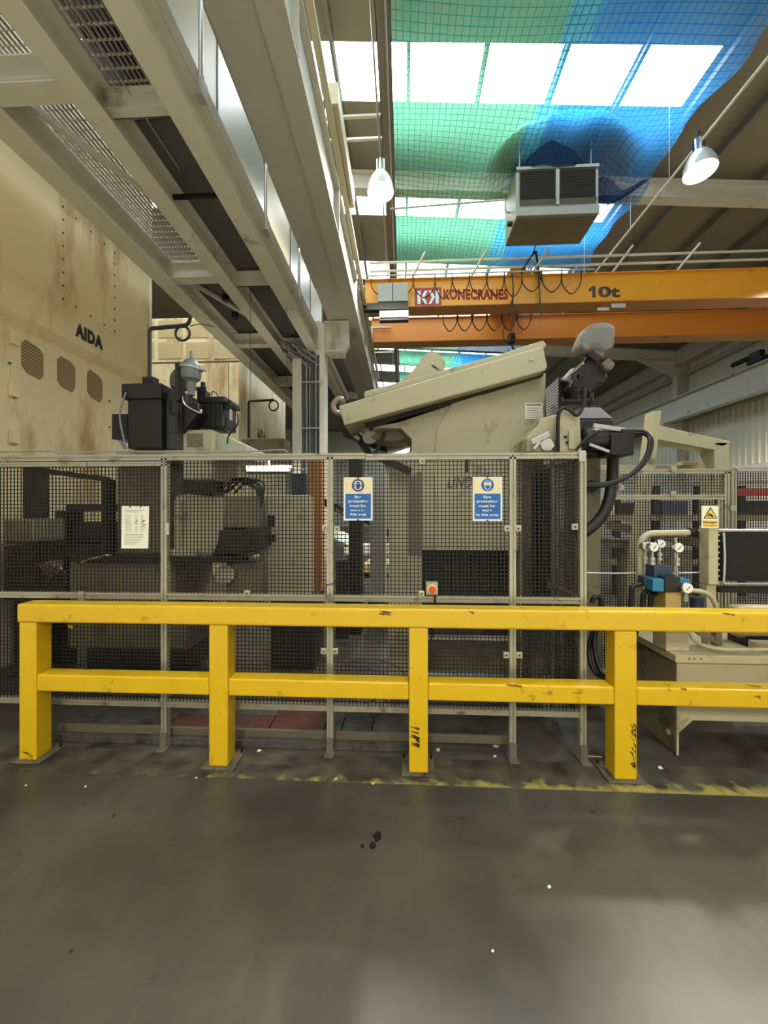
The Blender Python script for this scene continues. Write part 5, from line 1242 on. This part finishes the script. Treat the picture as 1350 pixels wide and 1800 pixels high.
for px, py, Y, R in ((1137, 961, YV2 + 0.14, 0.033), (1150, 962, YV2 + 0.08, 0.034), (1163, 956, YV2 + 0.16, 0.031), (1194, 963, YV2 + 0.1, 0.035)):
    c = dial(px, py, Y, R); x = c.x
    MB().lathe([(0.007, 0), (0.007, 0.04), (0.016, 0.042), (0.016, 0.06), (0.01, 0.062), (0.01, 0.075), (0.017, 0.077), (0.017, 0.092), (0.006, 0.094), (0.006, 0.17)], (x, c.y + 0.02, c.z - R + 0.005), (0, 0, -1), 12).build('dial_stem', M_GALV, r, smooth=35)
dial(1209, 1034, YV2 - 0.04, 0.037)
MB().pbox(1203, 1210, 1045, 1058, YV2, 0.03).build('dial_fitting', M_GALV, r)
mb = MB()
for k, (px, py) in enumerate(((1112, 1030), (1133, 1040), (1146, 1044))):
    mb.bent([P(px - 4, 1075, YV2 + 0.1), P(px - 2, py, YV2 + 0.1), P(px + 16, py - 4, YV2 + 0.1)], 0.016, 0.03, 8)
mb.build('elbow_pipes', M_DARK, r, smooth=60)
MB().bent([P(1040, 1060, YV2 + 0.3), P(1044, 1048, YV2 + 0.3), P(1056, 1050, YV2 + 0.3), P(1058, 1075, YV2 + 0.3)], 0.018, 0.03, 8).build('black_elbow', M_RUB, r, smooth=60)
MB().bent([P(1125, 1076, YV2 + 0.2), P(1125, 938, YV2 + 0.2), P(1215, 936, YV2 + 0.2), P(1236, 936, YV2 + 0.2)], 0.022, 0.1, 12).build('return_pipe', M_BEIGE, r, smooth=60)
MB().cyl(P(1211, 936, YV2 + 0.2), P(1217, 936, YV2 + 0.2), 0.036, 6).cyl(P(1218, 936, YV2 + 0.2), P(1224, 936, YV2 + 0.2), 0.03, 6).build('union_nut', M_DARK, r)
MB().bent([P(1187, 945, YV2 + 0.2), P(1186, 1010, YV2 + 0.2)], 0.01).build('drop_pipe', M_BEIGE, r)
MB().bent([P(1213, 1037, YV2 - 0.02), P(1248, 1042, YV2 - 0.02), P(1262, 1072, YV2 - 0.02), P(1262, 1100, YV2 + 0.02)], 0.016, 0.06, 10).build('delivery_pipe', M_BEIGE, r, smooth=60)
MB().tube([P(1030, 1007, YV2 + 0.35), P(1090, 1008, YV2 + 0.3), P(1140, 1006, YV2 + 0.25), P(1200, 1007, YV2 + 0.25), P(1236, 1006, YV2 + 0.2)], 0.006, 6, 5).build('thin_pipe', M_GALV, r)
MB().cyl(P(1226, 1050, YV2 + 0.1), P(1226, 1075, YV2 + 0.1), 0.04, 20).build('filter_bowl', M_BLUED, r, smooth=35)
MB().tube([P(1060, 1085, YV2 + 0.3), P(1045, 1120, YV2 + 0.3), P(1050, 1165, YV2 + 0.2), P(1062, 1185, YV2 + 0.15), P(1085, 1180, YV2 + 0.15), P(1105, 1120, YV2 + 0.15), P(1125, 1070, YV2 + 0.15)], 0.018, 8, 5).tube([P(1050, 1085, YV2 + 0.35), P(1035, 1140, YV2 + 0.3), P(1046, 1182, YV2 + 0.2), P(1075, 1186, YV2 + 0.2), P(1110, 1130, YV2 + 0.2), P(1132, 1070, YV2 + 0.2)], 0.016, 8, 5).build('slack_hose', M_RUB, r, smooth=60)
YO = YU + 0.14
r = thing('oil_cooler', 'black finned oil cooler with beige end header above the tank', 'cooler', (P(1290, 1030, YO).x, YO, zt))
MB().box(P(1246, 1, YO).x, P(1263, 1, YO).x, YO, YO + 0.09, P(1250, 1028, YO).z, P(1250, 926, YO).z).build('header', M_BEIGE, r, 0.005)
x0, x1 = P(1270, 1, YO).x, xU1 - 0.1
MB().box(x0, x1, YO + 0.01, YO + 0.1, P(1300, 1022, YO).z, P(1300, 934, YO).z).build('core', M_FOAM, r)
MB().tube([P(1263, 933, YO + 0.02), (x1, YO + 0.02, P(1300, 933, YO).z)], 0.012, 8, 1).build('top_tube', M_GALV, r)
MB().tube([P(1272, 1026, YO), (x1, YO, P(1300, 1025, YO).z)], 0.008, 8, 1).tube([P(1272, 936, YO), P(1274, 980, YO - 0.01), P(1272, 1025, YO)], 0.007, 6, 4).build('frame_tube', M_GALV, r)
mb = MB()
for k in range(9): mb.pbox(1262.5, 1270, 939 + 10.3 * k, 942 + 10.3 * k, YO + 0.02, 0.06)
mb.build('fin_ends', M_BEIGE, r)
MB().box(P(1246, 1, YO).x, P(1263, 1, YO).x, YO + 0.02, YO + 0.07, zt, P(1250, 1028, YO).z).build('support', M_BEIGE, r)
MB().box(x1 - 0.1, x1 - 0.04, YO + 0.02, YO + 0.07, zt, P(1300, 1022, YO).z).build('support', M_BEIGE, r)
MB().box(x0 - 0.02, x1, YO + 0.0, YO + 0.1, P(1300, 1042, YO).z, P(1300, 1034, YO).z).build('lower_rail', M_DARK, r)
YDG = YO - 0.012
a, b = P(1233.5, 928, YDG), P(1263, 889, YDG); w, h = b.x - a.x, b.z - a.z
r = thing('danger_sign', 'small yellow and white danger sign above the oil cooler header', 'sign', ((a.x + b.x) / 2, YDG, a.z))
MB().box(a.x, b.x, YDG, YDG + 0.004, a.z, b.z).build('board', M_WHITE, r)
X = lambda u: a.x + w * u
Z = lambda v: a.z + h * v
MB().box(X(.08), X(.94), YDG - 0.001, YDG, Z(.06), Z(.33)).build('yellow_field', M_SIGNY, r)
MB().prism([(X(.10), YDG - 0.001, Z(.42)), (X(.94), YDG - 0.001, Z(.42)), (X(.52), YDG - 0.001, Z(.95))], (0, 0.001, 0)).build('triangle_border', M_INK, r)
MB().prism([(X(.185), YDG - 0.002, Z(.455)), (X(.855), YDG - 0.002, Z(.455)), (X(.52), YDG - 0.002, Z(.865))], (0, 0.001, 0)).build('triangle', M_SIGNY, r)
mb = MB()
for pts in ([(.34, .6), (.5, .56), (.66, .5), (.7, .53), (.56, .62), (.46, .66)], [(.46, .56), (.6, .48), (.68, .47), (.6, .55)], [(.3, .53), (.46, .5), (.44, .54), (.32, .58)]):
    mb.prism([(X(u), YDG - 0.0028, Z(v)) for u, v in pts], (0, 0.0008, 0))
mb.build('crushed_hand', M_INK, r)
text('Danger', (X(.1), YDG - 0.001, Z(.17)), (X(.92), YDG - 0.001, Z(.17)), h * 0.15, M_INK, r, thick=0.0008, bold=0.015)
mb = MB().box(X(.14), X(.88), YDG - 0.0015, YDG - 0.001, Z(.09), Z(.115)); mb.build('small_print', M_GINK, r)
YMo = YU + 0.24
r = thing('pump_motor', 'beige round electric motor lying on the hydraulic tank lid', 'motor', (P(1300, 1105, YMo).x, YMo, zt))
c = P(1282, 1096, YMo)
MB().lathe([(0.06, -0.02), (0.1, 0.0), (0.115, 0.03), (0.115, 0.3), (0.09, 0.33)], (c.x + 0.02, YMo, c.z + 0.02), (1, 0, 0), 28).build('body', M_BEIGE, r, smooth=35)
MB().cyl((c.x - 0.03, YMo, c.z + 0.02), (c.x - 0.0, YMo, c.z + 0.02), 0.07, 24).build('end_cap', M_DARK, r)
MB().box(c.x + 0.05, c.x + 0.3, YMo - 0.08, YMo + 0.08, zt, c.z - 0.06).build('foot', M_BLACK, r, 0.004)
r = thing('suction_pipework', 'beige pipe and coupling clamp lying on the tank lid', 'pipework', (P(1250, 1140, YU + 0.05).x, YU + 0.05, zt))
MB().bent([P(1214, 1115, YU + 0.07), P(1216, 1128, YU + 0.04), P(1262, 1142, YU + 0.015), P(1420, 1142, YU + 0.015)], 0.012, 0.06, 10).build('long_pipe', M_BEIGE, r, smooth=60)
MB().bar(P(1214, 1104, YU + 0.12), P(1256, 1124, YU + 0.06), 0.04, 0.03).bar(P(1224, 1112, YU + 0.1), P(1262, 1130, YU + 0.05), 0.03, 0.02).build('coupling_rods', M_BEIGE2, r, 0.004)
MB().pbox(1259, 1270, 1110, 1136, YU + 0.06, 0.05).build('clamp', M_BEIGE2, r, 0.004)
MB().box(P(1336, 1, YU + 0.05).x, P(1400, 1, YU + 0.05).x, YU + 0.06, YU + 0.14, zt, P(1340, 1132, YU + 0.05).z).build('rail_block', M_BEIGE, r, 0.004)

# machine vision / tool clamp dark thing standing on the right runway beam
q = PX(1330, 612, 11.35)
r = thing('buffer_stop', 'small black buffer standing on the right crane runway rail', 'buffer', (11.35, q.y, CAM_Z + 4.78))
MB().box(11.25, 11.45, q.y - 0.3, q.y + 0.25, CAM_Z + 4.78, CAM_Z + 4.95).build('stop_block', M_DARK, r, 0.02)
MB().cyl((11.35, q.y + 0.1, CAM_Z + 5.05), (11.35, q.y + 0.9, CAM_Z + 5.05), 0.08, 16).box(11.27, 11.43, q.y - 0.2, q.y + 0.2, CAM_Z + 4.95, CAM_Z + 5.15).build('buffer_head', M_BLACK, r, 0.01)

# ------------------------------------------------------------------ yellow barrier
YBF = 2.335
W = 0.114
def bx(px): return P(px, 1200, YBF).x
zt1, zt0 = P(700, 1069.5, YBF).z, P(700, 1104, YBF).z
zm1, zm0 = P(700, 1200, YBF).z, P(700, 1231, YBF).z
r = thing('yellow_barrier', 'scuffed yellow pedestrian barrier with two rails across the walkway edge', 'barrier', (bx(740), YBF + W / 2, 0.006))
edges = [(33, 63), (367, 400), (719, 752.5), (1081, 1120), (1468, 1508)]
MB().box(bx(30), bx(1500), YBF - 0.006, YBF + W + 0.004, zt0, zt1).build('top_rail', M_YEL, r, 0.014, seg=3)
for i, (p0, p1) in enumerate(edges):
    x0, x1 = bx(p0), bx(p1)
    MB().box(x0, x1, YBF, YBF + W, 0.02, zt0).build('post', M_YEL, r, 0.007)
    MB().box(x0 - 0.045, x1 + 0.045, YBF - 0.02, YBF + W + 0.055, 0.007, 0.02).build('base_plate', M_GROUT, r, 0.003)
    mb = MB()
    for xx in (x0 - 0.03, x1 + 0.03): mb.cyl((xx, YBF + W + 0.03, 0.02), (xx, YBF + W + 0.03, 0.045), 0.008, 8)
    mb.build('anchor_bolts', M_DARK, r)
    if i < 4:
        MB().box(x1 + 0.001, bx(edges[i + 1][0]) - 0.001, YBF + 0.003, YBF + W - 0.004, zm0, zm1).build('mid_rail', M_YEL, r, 0.009)
M_SCUFF = mat('black_scuff', (52, 42, 22), 0.6)
def scuff(px0, px1, py0, py1, n, seed, slope=4):
    random.seed(seed); mb = MB()
    for k in range(n):
        x = px0 + (px1 - px0) * random.random() * 0.7; y = py0 + (py1 - py0) * random.random(); l = (px1 - px0) * (0.3 + 0.7 * random.random())
        x2 = min(x + l, px1)
        mb.add([P(x, y, YBF - 0.0008), P(x2, y + 2.0 + random.random() * slope, YBF - 0.0008), P(x2 - 1, y + 3 + slope, YBF - 0.0008), P((x + x2) / 2, y + 2.2 + slope * 0.4, YBF - 0.0008), P(x, y + 1.4, YBF - 0.0008)], [(4, 3, 2, 1, 0)])
    return mb
pz = [o for o in kids(r) if o.name.startswith('post')]
scuff(721, 738, 1276, 1310, 16, 1).build('scuff_marks', M_SCUFF, pz[2])
scuff(37, 58, 1320, 1350, 18, 2).build('scuff_marks', mat('brown_scuff', (150, 104, 30), 0.6), pz[0])
scuff(1107, 1118.5, 1268, 1345, 26, 5, 6).build('scuff_marks', M_SCUFF, pz[3])

M_CHIP = mat('brown_chip', (120, 84, 34), 0.6)
tr = [o for o in kids(r) if o.name.startswith('top_rail')][0]
mr = [o for o in kids(r) if o.name.startswith('mid_rail')]
def rail_scuff(par, nm, m, *a):
    mb = scuff(*a)
    for v in mb.v: v.y -= 0.0065 if par is tr else -0.0026
    mb.build(nm, m, par)
rail_scuff(tr, 'chipped_paint', M_CHIP, 664, 688, 1073, 1079, 9, 21, 1)
rail_scuff(tr, 'chipped_paint', M_CHIP, 822, 834, 1073, 1076, 4, 22, 1)
rail_scuff(tr, 'chipped_paint', M_CHIP, 1268, 1290, 1076, 1079, 4, 23, 0.5)
rail_scuff(tr, 'scuff_mark', mat('faint_scuff', (158, 122, 30), 0.5), 118, 130, 1092, 1099, 4, 24, 5)
for k, (p0, p1, q0, q1) in enumerate(((888, 918, 1202, 1205), (952, 972, 1214, 1220), (1006, 1024, 1210, 1218), (930, 946, 1220, 1228))):
    rail_scuff(mr[2], 'scuff_mark', M_CHIP if k == 0 else MATS['faint_scuff'], p0, p1, q0, q1, 5, 25 + k, 1)
for k, (p0, p1, q0, q1) in enumerate(((1174, 1181, 1203, 1214), (1196, 1208, 1208, 1213), (1312, 1340, 1203, 1206), (1325, 1338, 1222, 1226))):
    rail_scuff(mr[3], 'scuff_mark', M_CHIP, p0, p1, q0, q1, 4, 45 + k, 1)

# ------------------------------------------------------------------ litter on the floor
random.seed(11)
M_SCRAP = mat('scrap_cream', (206, 190, 140), 0.7); M_SCRAPW = mat('scrap_white', (220, 216, 200), 0.6)
spots = [(965, 1560, 0.009, 1), (866, 1673, 0.006, 1), (150, 1383, 0.008, 1), (45, 1381, 0.007, 1), (872, 1312, 0.02, 0), (1160, 1350, 0.02, 1), (770, 1318, 0.02, 0), (590, 1370, 0.012, 0), (345, 1368, 0.008, 1), (455, 1320, 0.016, 1), (870, 1330, 0.014, 0), (655, 1378, 0.012, 0)]
for px, py, s, wh in spots:
    q = PZ(px, py, 0.006 if 2.27 < PZ(px, py, 0).y < 2.5 else 0.004 if PZ(px, py, 0).y > 2.5 else 0.0)
    n = 6; pts = [(q.x + s * (0.6 + 0.5 * random.random()) * cos(2 * pi * k / n), q.y + s * (0.5 + 0.5 * random.random()) * sin(2 * pi * k / n), q.z + 0.0005) for k in range(n)]
    o = MB().prism(pts, (0.002, 0, 0.004)).build('paper_scrap', M_SCRAPW if wh else M_SCRAP)
    tag(o, 'small pale scrap of litter lying on the dark floor', 'litter', 'scraps of litter on the floor')
q = PZ(1035, 1330, 0.004)
tag(MB().tube([(q.x - 0.09, q.y + 0.02, q.z + 0.004), (q.x, q.y, q.z + 0.004), (q.x + 0.08, q.y - 0.005, q.z + 0.004)], 0.0035, 6, 4).build('bent_stick', M_SCRAP), 'thin bent stick lying on the floor beside the right barrier post', 'stick')
M_TAR = mat('black_tar', (18, 18, 18), 0.35)
for px, py, s, lab in ((663, 1470, 0.024, 'larger black tar blot on the shiny middle of the floor'), (655, 1487, 0.017, 'middle-sized black tar blot just nearer than the larger one'), (637, 1488, 0.010, 'smallest black tar spot left of the other blots')):
    q = PZ(px, py, 0); n = 12
    pts = [(q.x + s * (0.6 + 0.5 * random.random()) * cos(2 * pi * k / n), q.y + s * (0.6 + 0.5 * random.random()) * sin(2 * pi * k / n) * 1.3, 0.0004) for k in range(n)]
    tag(MB().prism(pts, (0, 0, 0.002)).build('tar_blot', M_TAR), lab, 'stain')
